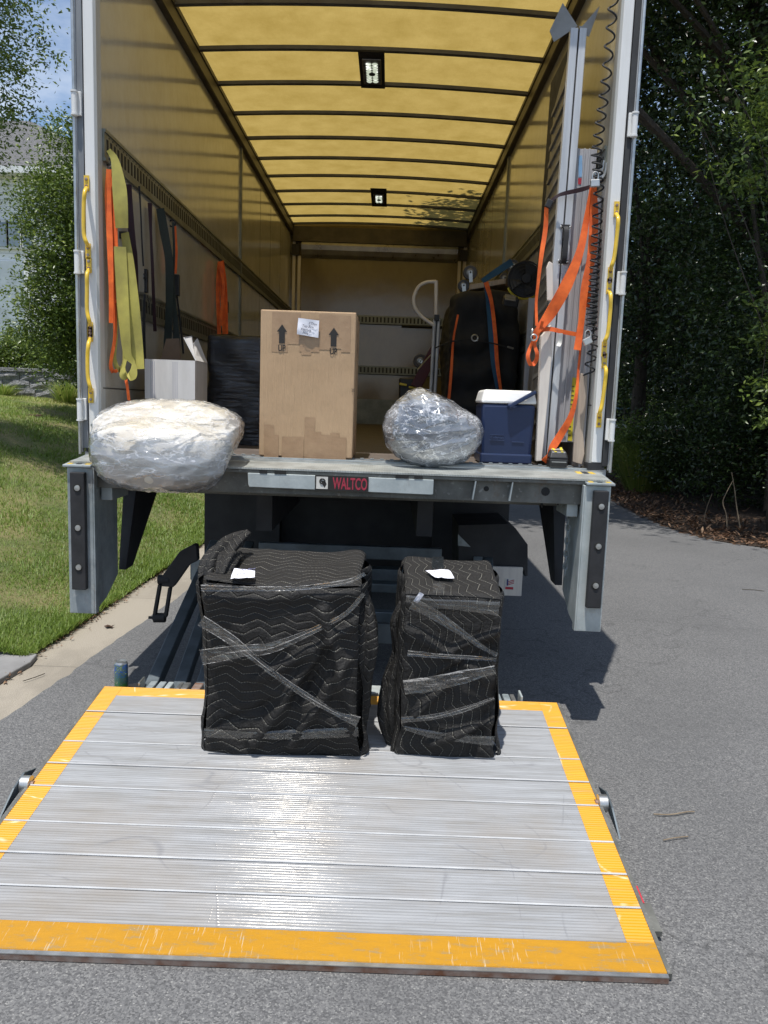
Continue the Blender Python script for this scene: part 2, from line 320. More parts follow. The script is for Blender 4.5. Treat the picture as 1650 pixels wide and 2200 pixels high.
def m_card():
    t = NT('cardboard'); v = t.obj(); n = t.noise(v, 3, 5); n2 = t.noise(t.obj((60, 60, 2)), 3, 3)
    f = t.math('ADD', t.math('MULTIPLY', n, .7), t.math('MULTIPLY', n2, .3))
    t.done(t.pbr(t.ramp(f, [(.3, (.40, .265, .15)), (.7, (.47, .32, .19))]), .75, 0, t.bump(t.math('ADD', n2, t.noise(v, 9, 3)), .5, .008)))
    t = NT('packing_tape'); v = t.obj(); n = t.noise(v, 18, 6, .7)
    t.done(t.pbr(t.ramp(n, [(.3, (.31, .195, .11)), (.7, (.38, .25, .145))]), .3, 0, t.bump(n, .35, .006), 0, .5))
m_card()
def m_fluffy():
    for nm, a, b in (('comforter', (.62, .57, .48), (.74, .72, .67)), ('grey_fabric', (.1, .11, .13), (.36, .38, .4))):
        t = NT(nm); v = t.obj(); n = t.noise(v, 5, 3, .5, .8); t.done(t.pbr(t.ramp(n, [(.35, a), (.6, b)]), .8, 0, t.bump(n, .35, .04)))
m_fluffy()
def m_siding():
    t = NT('siding'); v = t.obj(); s3 = t.n('ShaderNodeSeparateXYZ'); t.l(v, s3.inputs[0])
    f = t.math('FRACT', t.math('MULTIPLY', s3.outputs[2], 5.)); col = t.ramp(f, [(0, (.4, .42, .44)), (.12, (.72, .75, .77)), (1, (.78, .8, .82))])
    t.done(t.pbr(col, .6, 0, t.bump(f, .8, .02)))
    t = NT('shingles'); v = t.obj(); b = t.n('ShaderNodeTexBrick'); b.inputs['Scale'].default_value = 5.; b.inputs['Mortar Size'].default_value = .03
    b.inputs['Color1'].default_value = (.1, .1, .105, 1); b.inputs['Color2'].default_value = (.17, .165, .16, 1); b.inputs['Mortar'].default_value = (.04, .04, .04, 1)
    t.l(t.obj((1, 1, 1), (0, 0, 0)), b.inputs['Vector']); t.done(t.pbr(b.outputs[0], .9, 0, t.bump(b.outputs['Fac'], .3, .01)))
m_siding()
def m_stone():
    t = NT('stone'); v = t.obj(); n = t.noise(v, 9, 9, .75, 1); n2 = t.noise(v, 30, 4)
    t.done(t.pbr(t.ramp(n, [(.3, (.15, .15, .155)), (.5, (.32, .32, .33)), (.7, (.52, .51, .5))]), .9, 0, t.bump(t.math('ADD', n, t.math('MULTIPLY', n2, .4)), 1, .12)))
    t = NT('mulch'); v = t.obj(); n = t.noise(v, 35, 8, .75, 2); t.done(t.pbr(t.ramp(n, [(.3, (.02, .013, .008)), (.6, (.07, .045, .028)), (.8, (.2, .13, .08))]), .95, 0, t.bump(n, 1, .04)))
m_stone()
def m_can():
    t = NT('can_art'); v = t.obj(); n = t.noise(v, 38, 4, .6, 2.5); s3 = t.n('ShaderNodeSeparateXYZ'); t.l(v, s3.inputs[0])
    g = t.ramp(t.math('ADD', t.math('MULTIPLY', s3.outputs[2], 6), t.math('MULTIPLY', t.noise(v, 20), .4)), [(.4, (.08, .26, .05)), (.75, (.04, .14, .5))])
    col = t.mix(t.ramp(n, [(.47, (0, 0, 0)), (.5, (1, 1, 1)), ]), g, (.12, .2, .16)); col = t.mix(t.ramp(n, [(.62, (0, 0, 0)), (.64, (1, 1, 1))]), col, (.5, .65, .3))
    t.done(t.pbr(col, .3, .5, None, .3))
m_can()
def m_led():
    t = NT('led_lens'); a = t.n('ShaderNodeTexVoronoi', Scale=26.); t.l(t.obj(), a.inputs['Vector'])
    em = t.n('ShaderNodeEmission'); t.l(t.ramp(a.outputs['Distance'], [(0, (1, 1, .95)), (.5, (.35, .38, .3))]), em.inputs[0]); em.inputs[1].default_value = 1.3; t.done(em.outputs[0])
m_led()

# ------------------------------------------------------------------ mesh helpers
def cat_rom(P, n=8, closed=False):
    P = [Vector(p) for p in P]
    if len(P) < 3: return P
    o = []
    for i in range(len(P)-1):
        a = P[i-1] if i > 0 else P[i]*2-P[i+1]; b, c = P[i], P[i+1]; d = P[i+2] if i+2 < len(P) else P[i+1]*2-P[i]
        for k in range(n):
            t = k/n; o.append(.5*((2*b)+(c-a)*t+(2*a-5*b+4*c-d)*t*t+(3*b-a-3*c+d)*t**3))
    o.append(P[-1]); return o

class MB:
    def __init__(s): s.v = []; s.f = []; s.mi = []; s.mats = []; s.uv = None
    def _m(s, m):
        if m not in s.mats: s.mats.append(m)
        return s.mats.index(m)
    def add(s, V, F, m=None):
        b = len(s.v); s.v += [Vector(x) for x in V]; i = s._m(m) if m else 0
        for f in F: s.f.append([b+q for q in f]); s.mi.append(i)
        return s
    def box(s, c, d, m=None, rot=None):
        c = Vector(c); V = [Vector((x*d[0]/2, y*d[1]/2, z*d[2]/2)) for x in (-1, 1) for y in (-1, 1) for z in (-1, 1)]
        if rot: Rm = Matrix.Rotation(rot[0], 3, 'X') if False else (Matrix.Rotation(rot[2], 3, 'Z') @ Matrix.Rotation(rot[1], 3, 'Y') @ Matrix.Rotation(rot[0], 3, 'X')); V = [Rm @ q for q in V]
        return s.add([c+q for q in V], [(0, 1, 3, 2), (4, 6, 7, 5), (0, 4, 5, 1), (2, 3, 7, 6), (0, 2, 6, 4), (1, 5, 7, 3)], m)
    def bx(s, x0, x1, y0, y1, z0, z1, m=None): return s.box(((x0+x1)/2, (y0+y1)/2, (z0+z1)/2), (abs(x1-x0), abs(y1-y0), abs(z1-z0)), m)
    def hexa(s, A, B, m=None):   # two quads (4 pts each) joined
        return s.add(list(A)+list(B), [(3, 2, 1, 0), (4, 5, 6, 7)]+[(i, (i+1) % 4, 4+(i+1) % 4, 4+i) for i in range(4)], m)
    def prism(s, poly, off, m=None):
        n = len(poly); off = Vector(off); A = [Vector(p) for p in poly]
        return s.add(A+[p+off for p in A], [tuple(range(n-1, -1, -1)), tuple(range(n, 2*n))]+[(i, (i+1) % n, n+(i+1) % n, n+i) for i in range(n)], m)
    def tube(s, P, r, seg=8, m=None, cap=True, closed=False, flat=1.):
        P = [Vector(p) for p in P]; n = len(P); rs = r if isinstance(r, (list, tuple)) else [r]*n
        V = []; pu = None
        for i, p in enumerate(P):
            a = P[i-1] if i > 0 else (P[-1] if closed else p); b = P[i+1] if i < n-1 else (P[0] if closed else p)
            t = (b-a).normalized()
            if pu is None: pu = t.orthogonal().normalized()
            pu = (pu-t*pu.dot(t)).normalized(); q = t.cross(pu)
            for k in range(seg): an = 2*math.pi*k/seg; V.append(p+(pu*math.cos(an)+q*math.sin(an)*flat)*rs[i])
        F = []
        for i in range(n-(0 if closed else 1)):
            j = (i+1) % n
            for k in range(seg): F.append((i*seg+k, i*seg+(k+1) % seg, j*seg+(k+1) % seg, j*seg+k))
        if cap and not closed: F += [tuple(range(seg-1, -1, -1)), tuple(range((n-1)*seg, n*seg))]
        return s.add(V, F, m)
    def cyl(s, a, b, r, seg=16, m=None, r2=None): return s.tube([a, b], [r, r2 if r2 is not None else r], seg, m)
    def lathe(s, c, prof, seg=24, axis='Z', m=None):
        V = []
        for (r, h) in prof:
            for k in range(seg):
                an = 2*math.pi*k/seg; a, b = r*math.cos(an), r*math.sin(an)
                V.append(Vector(c)+(Vector((a, b, h)) if axis == 'Z' else Vector((h, a, b)) if axis == 'X' else Vector((a, h, b))))
        F = [(i*seg+k, i*seg+(k+1) % seg, (i+1)*seg+(k+1) % seg, (i+1)*seg+k) for i in range(len(prof)-1) for k in range(seg)]
        F += [tuple(range(seg-1, -1, -1)), tuple(range((len(prof)-1)*seg, len(prof)*seg))]
        return s.add(V, F, m)
    def ribbon(s, P, w, th=.0025, wd=(1, 0, 0), m=None, wds=None, smooth=6):
        P0 = [Vector(p) for p in P]; P = cat_rom(P0, smooth) if smooth > 1 else P0; n = len(P); V = []
        ws = w if isinstance(w, (list, tuple)) else None
        for i, p in enumerate(P):
            t = (P[min(i+1, n-1)]-P[max(i-1, 0)]).normalized()
            f = i/(n-1)*(len(P0)-1); k = min(int(f), len(P0)-2); fr = f-k
            W = Vector(wd) if wds is None else Vector(wds[k]).lerp(Vector(wds[k+1]), fr)
            ww = w if ws is None else ws[k]*(1-fr)+ws[k+1]*fr
            W = (W-t*W.dot(t)); W = W.normalized() if W.length > 1e-4 else t.orthogonal().normalized(); N = t.cross(W)
            V += [p-W*ww/2-N*th/2, p+W*ww/2-N*th/2, p+W*ww/2+N*th/2, p-W*ww/2+N*th/2]
        F = [(i*4+k, i*4+(k+1) % 4, i*4+4+(k+1) % 4, i*4+4+k) for i in range(n-1) for k in range(4)]+[(3, 2, 1, 0), (n*4-4, n*4-3, n*4-2, n*4-1)]
        return s.add(V, F, m)
    def torus(s, c, R, r, axis='Y', m=None, seg=28, rs=8, arc=2*math.pi):
        P = []
        n = seg if arc > 6.2 else seg+1
        for k in range(n):
            a = arc*k/seg; q = (R*math.cos(a), R*math.sin(a))
            P.append(Vector(c)+(Vector((q[0], 0, q[1])) if axis == 'Y' else Vector((0, q[0], q[1])) if axis == 'X' else Vector((q[0], q[1], 0))))
        return s.tube(P, r, rs, m, closed=arc > 6.2)
    def build(s, name, mat=None, parent=None, org=None, rot=None, smooth=False, bevel=0, label=None):
        me = bpy.data.meshes.new(name)
        if org is None:
            if parent is not None: o0 = parent.matrix_basis.translation if parent.parent is None else Vector(parent['_w'])
            else:
                xs = [p.x for p in s.v]; ys = [p.y for p in s.v]; zs = [p.z for p in s.v]; o0 = Vector(((min(xs)+max(xs))/2, (min(ys)+max(ys))/2, min(zs)))
        else: o0 = Vector(org)
        V = s.v if rot is not None else [p-o0 for p in s.v]
        me.from_pydata([tuple(p) for p in V], [], s.f)
        ml = s.mats if s.mats != [None] and s.mats else []
        if mat: me.materials.append(MATS[mat])
        for k in ml:
            if k: me.materials.append(MATS[k])
        if ml and not mat: me.polygons.foreach_set('material_index', s.mi)
        bm = bmesh.new(); bm.from_mesh(me); bmesh.ops.recalc_face_normals(bm, faces=bm.faces); bm.to_mesh(me); bm.free()
        if smooth: me.polygons.foreach_set('use_smooth', [True]*len(me.polygons))
        o = bpy.data.objects.new(name, me); C.objects.link(o)
        if smooth and smooth != 2:
            try: me.set_sharp_from_angle(angle=R_(40))
            except Exception: pass
        if parent is not None:
            o.parent = parent; pw = parent.matrix_basis.translation if parent.parent is None else Vector(parent['_w']); o.location = o0-pw
        else: o.location = o0
        if rot is not None: o.rotation_euler = rot
        if bevel:
            b = o.modifiers.new('bevel', 'BEVEL'); b.width = bevel; b.segments = 2; b.limit_method = 'ANGLE'; b.angle_limit = R_(50)
        if label: o['label'] = label
        o['_w'] = tuple(o0)
        return o

def thing(name, label, cat, loc=(0, 0, 0), group=None):
    o = bpy.data.objects.new(name, None); C.objects.link(o); o.location = loc; o.empty_display_size = .1
    o['label'] = label; o['category'] = cat
    if group: o['group'] = group
    return o
def tag(o, label, cat, group=None):
    o['label'] = label; o['category'] = cat
    if group: o['group'] = group
    return o
def struct(o, kind='structure'): o['kind'] = kind; return o

def text_mesh(txt, size, mat, name, parent, o, ux, uy, sx=1., depth=.0008, shear=0, bold=0, align='CENTER', label=None):
    cu_ = bpy.data.curves.new('t', 'FONT'); cu_.body = txt; cu_.size = size; cu_.align_x = align; cu_.extrude = depth; cu_.shear = shear; cu_.offset = bold
    ob = bpy.data.objects.new('t', cu_); C.objects.link(ob); dg = bpy.context.evaluated_depsgraph_get()
    me = bpy.data.meshes.new_from_object(ob.evaluated_get(dg)); ux = Vector(ux).normalized(); uy = Vector(uy).normalized(); n = ux.cross(uy)
    b = MB(); b.add([Vector(o)+ux*(p.co.x*sx)+uy*p.co.y+n*p.co.z for p in me.vertices], [tuple(f.vertices) for f in me.polygons])
    bpy.data.objects.remove(ob); bpy.data.curves.remove(cu_); bpy.data.meshes.remove(me)
    return b.build(name, mat, parent, label=label)

def np_mesh(name, V, F, mat, parent=None, tint=None, loc=(0, 0, 0)):
    me = bpy.data.meshes.new(name); n = len(V); k = F.shape[1]
    me.vertices.add(n); me.vertices.foreach_set('co', np.asarray(V, dtype=np.float32).ravel())
    me.loops.add(F.size); me.loops.foreach_set('vertex_index', F.astype(np.int32).ravel())
    me.polygons.add(len(F)); me.polygons.foreach_set('loop_start', np.arange(0, F.size, k, dtype=np.int32)); me.polygons.foreach_set('loop_total', np.full(len(F), k, dtype=np.int32))
    me.update(calc_edges=True)
    if tint is not None: a = me.attributes.new('tint', 'FLOAT', 'POINT'); a.data.foreach_set('value', tint.astype(np.float32))
    me.materials.append(MATS[mat]); o = bpy.data.objects.new(name, me); C.objects.link(o); o.location = loc
    if parent is not None: o.parent = parent
    return o
def leaf_geo(P, ln, wd, upbias=.3, rng=RNG, fold=.25):
    n = len(P); d = rng.normal(size=(n, 3)); d[:, 2] = d[:, 2]*.6-.15; d /= np.linalg.norm(d, axis=1)[:, None]
    nn = rng.normal(size=(n, 3)); nn[:, 2] += upbias*4; sd_ = np.cross(d, nn); sd_ /= np.linalg.norm(sd_, axis=1)[:, None]+1e-9; nr = np.cross(sd_, d)
    L = (ln*rng.uniform(.6, 1.25, n))[:, None]; W = L*wd/ln/2
    V = np.stack([P, P+d*L*.5+sd_*W+nr*L*fold*.3, P+d*L, P+d*L*.5-sd_*W+nr*L*fold*.3], 1).reshape(-1, 3)
    i = np.arange(n)[:, None]*4; F = np.concatenate([i+np.array([[0, 1, 2]]), i+np.array([[0, 2, 3]])], 1).reshape(-1, 3)
    t = np.repeat(np.clip(rng.beta(2, 3, n), 0, 1), 4)
    return V, F, t
def clumps(cen, rad, n_clump, n_leaf, cs, rng, hollow=.35, tries=1):
    c = rng.normal(size=(n_clump, 3)); c /= np.linalg.norm(c, axis=1)[:, None]; c *= (rng.uniform(hollow**3, 1, n_clump)**(1/3))[:, None]
    bump = 1+.22*np.sin(c[:, :1]*5+c[:, 1:2]*4)+.12*np.sin(c[:, 2:3]*9)
    c = np.array(cen)+c*bump*np.array(rad)
    P = c[:, None, :]+rng.normal(size=(n_clump, n_leaf, 3))*cs*rng.uniform(.6, 1.3, (n_clump, 1, 1))*np.array([1, 1, .7])
    return P.reshape(-1, 3), c
def tree(name, label, base, ells, leaf, ln, wd, mat, trunk_r=.15, lean=(0, 0), cat='tree', group=None, bark='bark', seed=1, zmin=None, keep=None, limbs=14):
    rng = np.random.default_rng(seed); r = thing(name, label, cat, base, group); Ps = []; Cs = []
    for (cen, rad, nc, nl, cs) in ells:
        P, c = clumps(cen, rad, nc, nl, cs, rng); Ps.append(P); Cs.append(c)
    P = np.concatenate(Ps); Cn = np.concatenate(Cs)
    if zmin is not None: P = P[P[:, 2] > zmin]
    if keep is not None: P = P[keep(P)]
    V, F, t = leaf_geo(P, ln, wd, rng=rng); np_mesh('crown', V-np.array(base), F, mat, r, t)
    b = MB(); top = Vector(ells[0][0]); B = Vector(base)
    trunk = cat_rom([B, B.lerp(top, .35)+Vector((lean[0], lean[1], 0)), B.lerp(top, .7)+Vector((lean[0]*.6, lean[1], 0)), top], 6)
    b.tube(trunk, [trunk_r*(1.25-.95*i/(len(trunk)-1)) for i in range(len(trunk))], 9)
    for k in range(limbs):
        c = Vector(Cn[rng.integers(len(Cn))]); i0 = rng.integers(len(trunk)//3, len(trunk)-1); a = trunk[i0]
        mid = a.lerp(c, .5)+Vector((rng.normal()*.1, rng.normal()*.1, .15)); q = cat_rom([a, mid, c], 5)
        r0 = trunk_r*.4*(1-i0/len(trunk)*.5); b.tube(q, [max(.004, r0*(1-.9*j/(len(q)-1))) for j in range(len(q))], 6)
    b.build('trunk', bark, r, smooth=True); return r
# ================================================================== SETTING
def grid_sheet(name, fn, nu, nv, mat, parent=None):
    V = np.array([fn(i/(nu-1), j/(nv-1)) for i in range(nu) for j in range(nv)], dtype=float)
    i = np.arange(nu-1)[:, None]*nv+np.arange(nv-1)[None]; i = i.ravel()[:, None]
    F = np.concatenate([i, i+nv, i+nv+1, i+1], 1); o = np_mesh(name, V, F, mat, parent); o.data.polygons.foreach_set('use_smooth', [True]*len(F)); return o
def jag(y, s=1.): return .018*s*mnoise.noise(Vector((y*3.1, 0, 3)))+.012*s*mnoise.noise(Vector((y*11, 0, 9)))
def asp_l(y): return (-1.46+.077*y if y < 3 else -1.229+.02*(y-3))+jag(y)
def lawn_e(y): return (-1.765+.03*y if y < 5 else -1.615+.0*(y-5))+jag(y+40, .8)
RB = [(40, -6), (14, 2.6), (9, 3.8), (6.2, 4.35), (4.75, 4.85), (4.2, 5.35), (3.98, 6.2), (3.95, 7.6), (4.12, 9.6), (4.5, 12), (5, 18), (6, 60)]
def asp_r(y):
    pts = RB
    for (x0, y0), (x1, y1) in zip(pts, pts[1:]):
        if y0 <= y <= y1: return x0+(x1-x0)*(y-y0)/(y1-y0)
    return 40 if y < -6 else 6
struct(grid_sheet('ground', lambda u, v: (-250+500*u, -250+500*v, -.03), 3, 3, 'mulch'))
ys = list(np.concatenate([np.arange(-40, -2, 1.), np.arange(-2, 14, .03), np.arange(14, 60, 1.)]))
b = MB(); V = []; 
for y in ys: V += [Vector((asp_l(y), y, .004)), Vector((max(asp_r(y), asp_l(y)+1)+.03*mnoise.noise(Vector((0, y*4, 1))), y, .004))]
b.add(V, [(2*i, 2*i+1, 2*i+3, 2*i+2) for i in range(len(ys)-1)]); struct(b.build('road', 'asphalt', org=(0, 0, 0)))
b = MB(); V = []
for y in ys: V += [Vector((lawn_e(y)-.25, y, 0.)), Vector((asp_l(y)+.12, y, 0.))]
b.add(V, [(2*i, 2*i+1, 2*i+3, 2*i+2) for i in range(len(ys)-1)]); struct(b.build('gutter', 'gutter_concrete', org=(0, 0, 0)))
def zl(x, y):
    dx = max(0, lawn_e(y)-x); return .035*min(1, dx/.05)+1.43*math.tanh(dx*(.18+.045*min(max(y, 0), 9.6))/1.43)+.012*mnoise.noise(Vector((x*2, y*2, 0)))*min(1, dx)
def lawn_pt(u, v): y = .38+9.3*v if v < .9 else 8.75+(v-.9)*480; x = lawn_e(y)-(u**1.6)*22; return (x, y, zl(x, y))
struct(grid_sheet('lawn', lawn_pt, 120, 260, 'lawn_soil'))
struct(grid_sheet('bank', lambda u, v: (-45+42.4*u, 9.62+60*v, 1.78-.35*max(0, (u-.93))*14), 24, 24, 'lawn_soil'))
# concrete slab in the lawn corner
c0, c1 = aZ(80, 1404, .032), aZ(66, 1421, .032); c2 = aZ(0, 1458, .032)
b = MB(); b.prism([(c1.x, c1.y, 0), (c0.x, c0.y, 0), (c0.x-.2, .405, 0), (-5, .405, 0), (-5, -3, 0), (c2.x-.02, -3, 0), (c2.x+.0, c2.y, 0)], (0, 0, .032)); struct(b.build('pavement', 'concrete_slab', bevel=.006))
# grass blades
n = 230000; u = RNG.uniform(0, 1, n); X0 = RNG.uniform(0, 1, n)**1.7*5.6; Y0 = .33+9.2*RNG.uniform(0, 1, n)**1.35
ex = np.array([lawn_e(y) for y in np.linspace(0, 10, 400)]); xx = np.interp(Y0, np.linspace(0, 10, 400), ex)-X0+RNG.normal(size=n)*.012
k = .18+.045*np.clip(Y0, 0, 9.6); dxx = np.maximum(0, X0); zz = .02+1.43*np.tanh(dxx*k/1.43)
h = RNG.uniform(.02, .055, n)*(1+.35*np.sin(xx*5)*np.sin(Y0*4)); a = RNG.uniform(0, 6.283, n); ln_ = RNG.uniform(.2, 1.3, n)*h; wdt = .0028+.0006*Y0
B0 = np.stack([xx, Y0, zz], 1); sdv = np.stack([np.cos(a), np.sin(a), 0*a], 1)*wdt[:, None]; ld = np.stack([-np.sin(a)*ln_, np.cos(a)*ln_, h], 1)
V = np.stack([B0-sdv, B0+sdv, B0+ld], 1).reshape(-1, 3); F = np.arange(3*n).reshape(-1, 3)
pat = .5+.5*np.array([mnoise.noise(Vector((x*1.1, y*1.1, 0))) for x, y in zip(xx[::1], Y0[::1])]); dry = np.clip((Y0-5)/4, 0, 1)*.35
tint = np.clip(RNG.beta(2, 3, n)*.7+pat*.35+dry-.1, 0, 1); g = np_mesh('grass', V, F, 'grass_blade', None, np.repeat(tint, 3)); g['kind'] = 'stuff'
# mulch bank to the right
def mulch_pt(u, v):
    y = 3.2+26*v; ex = asp_r(y)+.1*mnoise.noise(Vector((0, y*1.7, 4)))-.05; d = (u**1.5)*24; return (ex+d, y, .012+min(.35, d*.09)+.03*mnoise.noise(Vector((d*2, y*2, 7)))*min(1, d*3))
struct(grid_sheet('soil', mulch_pt, 60, 160, 'mulch'))
n = 3800; Y0 = 4.0+9*RNG.uniform(0, 1, n)**1.2; d = np.abs(RNG.normal(size=n))*.55-.08; X0 = np.array([asp_r(y) for y in Y0])+d
P = np.stack([X0, Y0, np.where(d > 0, .03+d*.09, .012)], 1); V, F, t = leaf_geo(P, .1, .03, upbias=2); V[:, 2] = np.maximum(V[:, 2], .008)
np_mesh('leaf_litter', V, F, 'dead_leaf', None, t)['kind'] = 'stuff'
n = 500; P = np.stack([RNG.uniform(-1.7, -1.2, n)+.0, RNG.uniform(-.5, 6, n), np.full(n, .012)], 1); P[:, 0] = np.array([lawn_e(y) for y in P[:, 1]])+np.abs(RNG.normal(size=n))*.035
V, F, t = leaf_geo(P, .035, .01, upbias=2); V[:, 2] = np.maximum(V[:, 2], .006); np_mesh('edge_litter', V, F, 'dead_leaf', None, t)['kind'] = 'stuff'

# stone retaining wall
rw = thing('retaining_wall', 'low grey split-face block wall stepping down behind the lawn under the hedge', 'wall', (-5.5, 9.5, 1.2))
b = MB(); cp = MB(); rs = random.Random(3); rows = 8
WX = lambda px: aY(px, 820, 9.45).x
s1, s2 = WX(116), WX(151)
for r_ in range(rows):
    zt = 1.80-.14*r_; x = -13+(.2 if r_ % 2 else 0)
    while x < -2.5:
        L = rs.uniform(.3, .46); lim = 1.80 if x < s1 else 1.70 if x < s2 else 1.57
        if zt <= lim+.06: 
            zt2 = min(zt, lim); hh = [rs.uniform(-.022, .012) for _ in range(9)]
            y0 = 9.45; z0, z1 = zt-.137, zt2
            V = [Vector((x+.004+(L-.008)*i/2, y0+(hh[i*3+j] if True else 0)-(.03 if (i == 1 and j == 1) else 0), z0+(z1-z0)*j/2)) for i in range(3) for j in range(3)]
            V += [Vector((x+.004, y0+.2, z0)), Vector((x+.004, y0+.2, z1)), Vector((x+L-.004, y0+.2, z0)), Vector((x+L-.004, y0+.2, z1))]
            b.add(V, [(0, 3, 4, 1), (1, 4, 5, 2), (3, 6, 7, 4), (4, 7, 8, 5), (2, 5, 8, 12, 10), (0, 1, 2, 10, 9), (6, 11, 12, 8, 7), (0, 9, 11, 6, 3)])
        x += L
b.build('wall_blocks', 'stone', rw)
for (xa, xb, zt) in ((-13, s1, 1.80), (s1+.004, s2, 1.70), (s2+.004, -2.5, 1.57)):
    x = xa
    while x < xb-.05: L = min(rs.uniform(.4, .6), xb-x); cp.bx(x+.003, x+L-.003, 9.41+rs.uniform(-.01, .01), 9.68, zt+.002, zt+.06+rs.uniform(0, .006)); x += L
cp.build('coping', 'stone', rw, bevel=.008)

# house behind the hedge
hs = thing('house', 'pale sided house with grey shingle roof beyond the hedge on the left', 'house', (-14, 24, 1.7))
MB().bx(-22, -8.3, 21.3, 31, 1.7, 8.15).build('wall', 'siding', hs)
ridge = [Vector((-19, 26.2, 11.2)), Vector((-13.2, 26.2, 11.2))]
e = [Vector((-22.4, 20.85, 8.15)), Vector((-7.85, 20.85, 8.15)), Vector((-7.85, 31.4, 8.15)), Vector((-22.4, 31.4, 8.15))]
rb = MB().add(e+ridge, [(0, 1, 5, 4), (1, 2, 5), (2, 3, 4, 5), (3, 0, 4), (3, 2, 1, 0)]).build('roof', 'shingles', hs)
MB().bx(-22.4, -7.85, 20.8, 20.846, 7.98, 8.17).bx(-22.4, -7.85, 20.846, 21.29, 7.98, 8.0).build('fascia', 'siding_trim', hs)
gx0, gx1 = aY(-60, 700, 21.2).x, aY(55, 700, 21.2).x
MB().bx(gx0, gx1, 21.2, 21.28, 2, aY(0, 560, 21.2).z).build('garage_door', 'garage_panel', hs)
MB().bx(gx1+.003, gx1+.16, 21.17, 21.28, 1.8, aY(0, 555, 21.2).z).build('door_trim', 'siding_trim', hs)
for (u0, u1) in ((-45, 14), (18, 43), (49, 72)):
    a, c = aY(u0, 476, 21.2), aY(u1, 530, 21.2)
    wf = MB().bx(a.x-.07, c.x+.07, 21.2, 21.29, c.z-.07, a.z+.07).build('window', 'siding_trim', hs); MB().bx(a.x, c.x, 21.18, 21.198, c.z, a.z).build('pane', 'pane_glass', wf)

# trees and shrubs on the left
tree('leafy_tree', 'nearest light leafy tree hanging into the top left corner against the blue sky', (-4.7, 4.9, .8),
     [((-4.4, 4.3, 5.3), (1.1, 1.2, 1.85), 260, 90, .15), ((-4.7, 3.6, 6.9), (1.35, .9, .6), 150, 90, .16), ((-4.25, 4.3, 3.3), (.5, .5, .5), 12, 45, .12), ((-3.5, 4.3, 4.7), (.35, .4, .5), 10, 50, .11)], 'leaf', .05, .022, 'leaf_oak', .09, seed=11, group=None)
tree('evergreen_tree', 'dense upright tree directly left of the truck, in front of the house', (-4.1, 7.9, 1.2),
     [((-4.0, 7.7, 3.5), (.88, .9, 1.75), 760, 110, .15), ((-4.2, 7.6, 2.3), (.9, .7, .7), 150, 90, .15), ((-4.95, 7.5, 2.7), (.3, .4, .35), 6, 45, .12)], 'leaf', .06, .028, 'leaf_oak', .1, seed=12)
for i, (x, y, s, lb) in enumerate([(-7.4, 10.3, 1., 'hedge shrub above the stone wall, cut by the left picture edge'), (-6.5, 10.35, 1.05, 'hedge shrub above the highest part of the stone wall'), (-5.7, 10.25, 1., 'hedge shrub above the step in the stone wall'), (-4.9, 10.3, .95, 'hedge shrub nearest the truck, half behind the door edge')]):
    tree('hedge_shrub', lb, (x, y, 1.75),
         [((x, y, 2.12), (.55, .42, .42*s), 130, 80, .1)], 'leaf', .055, .026, 'leaf_oak', .02, cat='shrub', group='hedge shrubs above the stone wall', seed=20+i, limbs=5)
def tuft(name, label, c, n, h, spread, seed):
    rng = np.random.default_rng(seed); a = rng.uniform(0, 6.283, n); r = rng.uniform(0, spread, n); B = np.array(c)+np.stack([np.cos(a)*r*.5, np.sin(a)*r*.5, 0*a], 1)
    hh = h*rng.uniform(.6, 1.1, n); mid = B+np.stack([np.cos(a)*r*.6, np.sin(a)*r*.6, hh*.7], 1); tip = B+np.stack([np.cos(a)*r*1.6, np.sin(a)*r*1.6, hh], 1)
    s_ = np.stack([-np.sin(a), np.cos(a), 0*a], 1)*.005; V = np.stack([B-s_, B+s_, mid+s_*.8, mid-s_*.8, tip], 1).reshape(-1, 3); i = np.arange(n)[:, None]*5
    F = np.concatenate([i+np.array([[0, 1, 2]]), i+np.array([[0, 2, 3]]), i+np.array([[3, 2, 4]])], 1).reshape(-1, 3)
    o = np_mesh(name, V-np.array(c), F, 'grass_blade', None, np.repeat(rng.uniform(.2, .9, n), 5), c); tag(o, label, 'plant'); return o
for (u, v, lab, n, h) in ((145, 868, 'feathery grass clump against the stone wall beside the truck', 600, .36), (8, 852, 'small feathery grass clump at the stone wall, far left edge', 300, .2)):
    p = aY(u, v, 9.2); tuft('grass_clump', lab, (p.x, p.y, zl(p.x, p.y)), n, h, .3, int(u))
# molehill of bare soil on the lawn
p = aY(80, 905, 6.9); b = MB(); 
for k in range(9): q = Vector((p.x+random.uniform(-.1, .1), 6.9+random.uniform(-.06, .06), zl(p.x, 6.9)+.01)); b.lathe(q, [(.001, 0), (.03, .0), (.022, .02), (.001, .03)], 7)
tag(b.build('leaf_heap', 'dead_leaf', smooth=True), 'little heap of brown leaves lying on the sunny lawn', 'leaves')

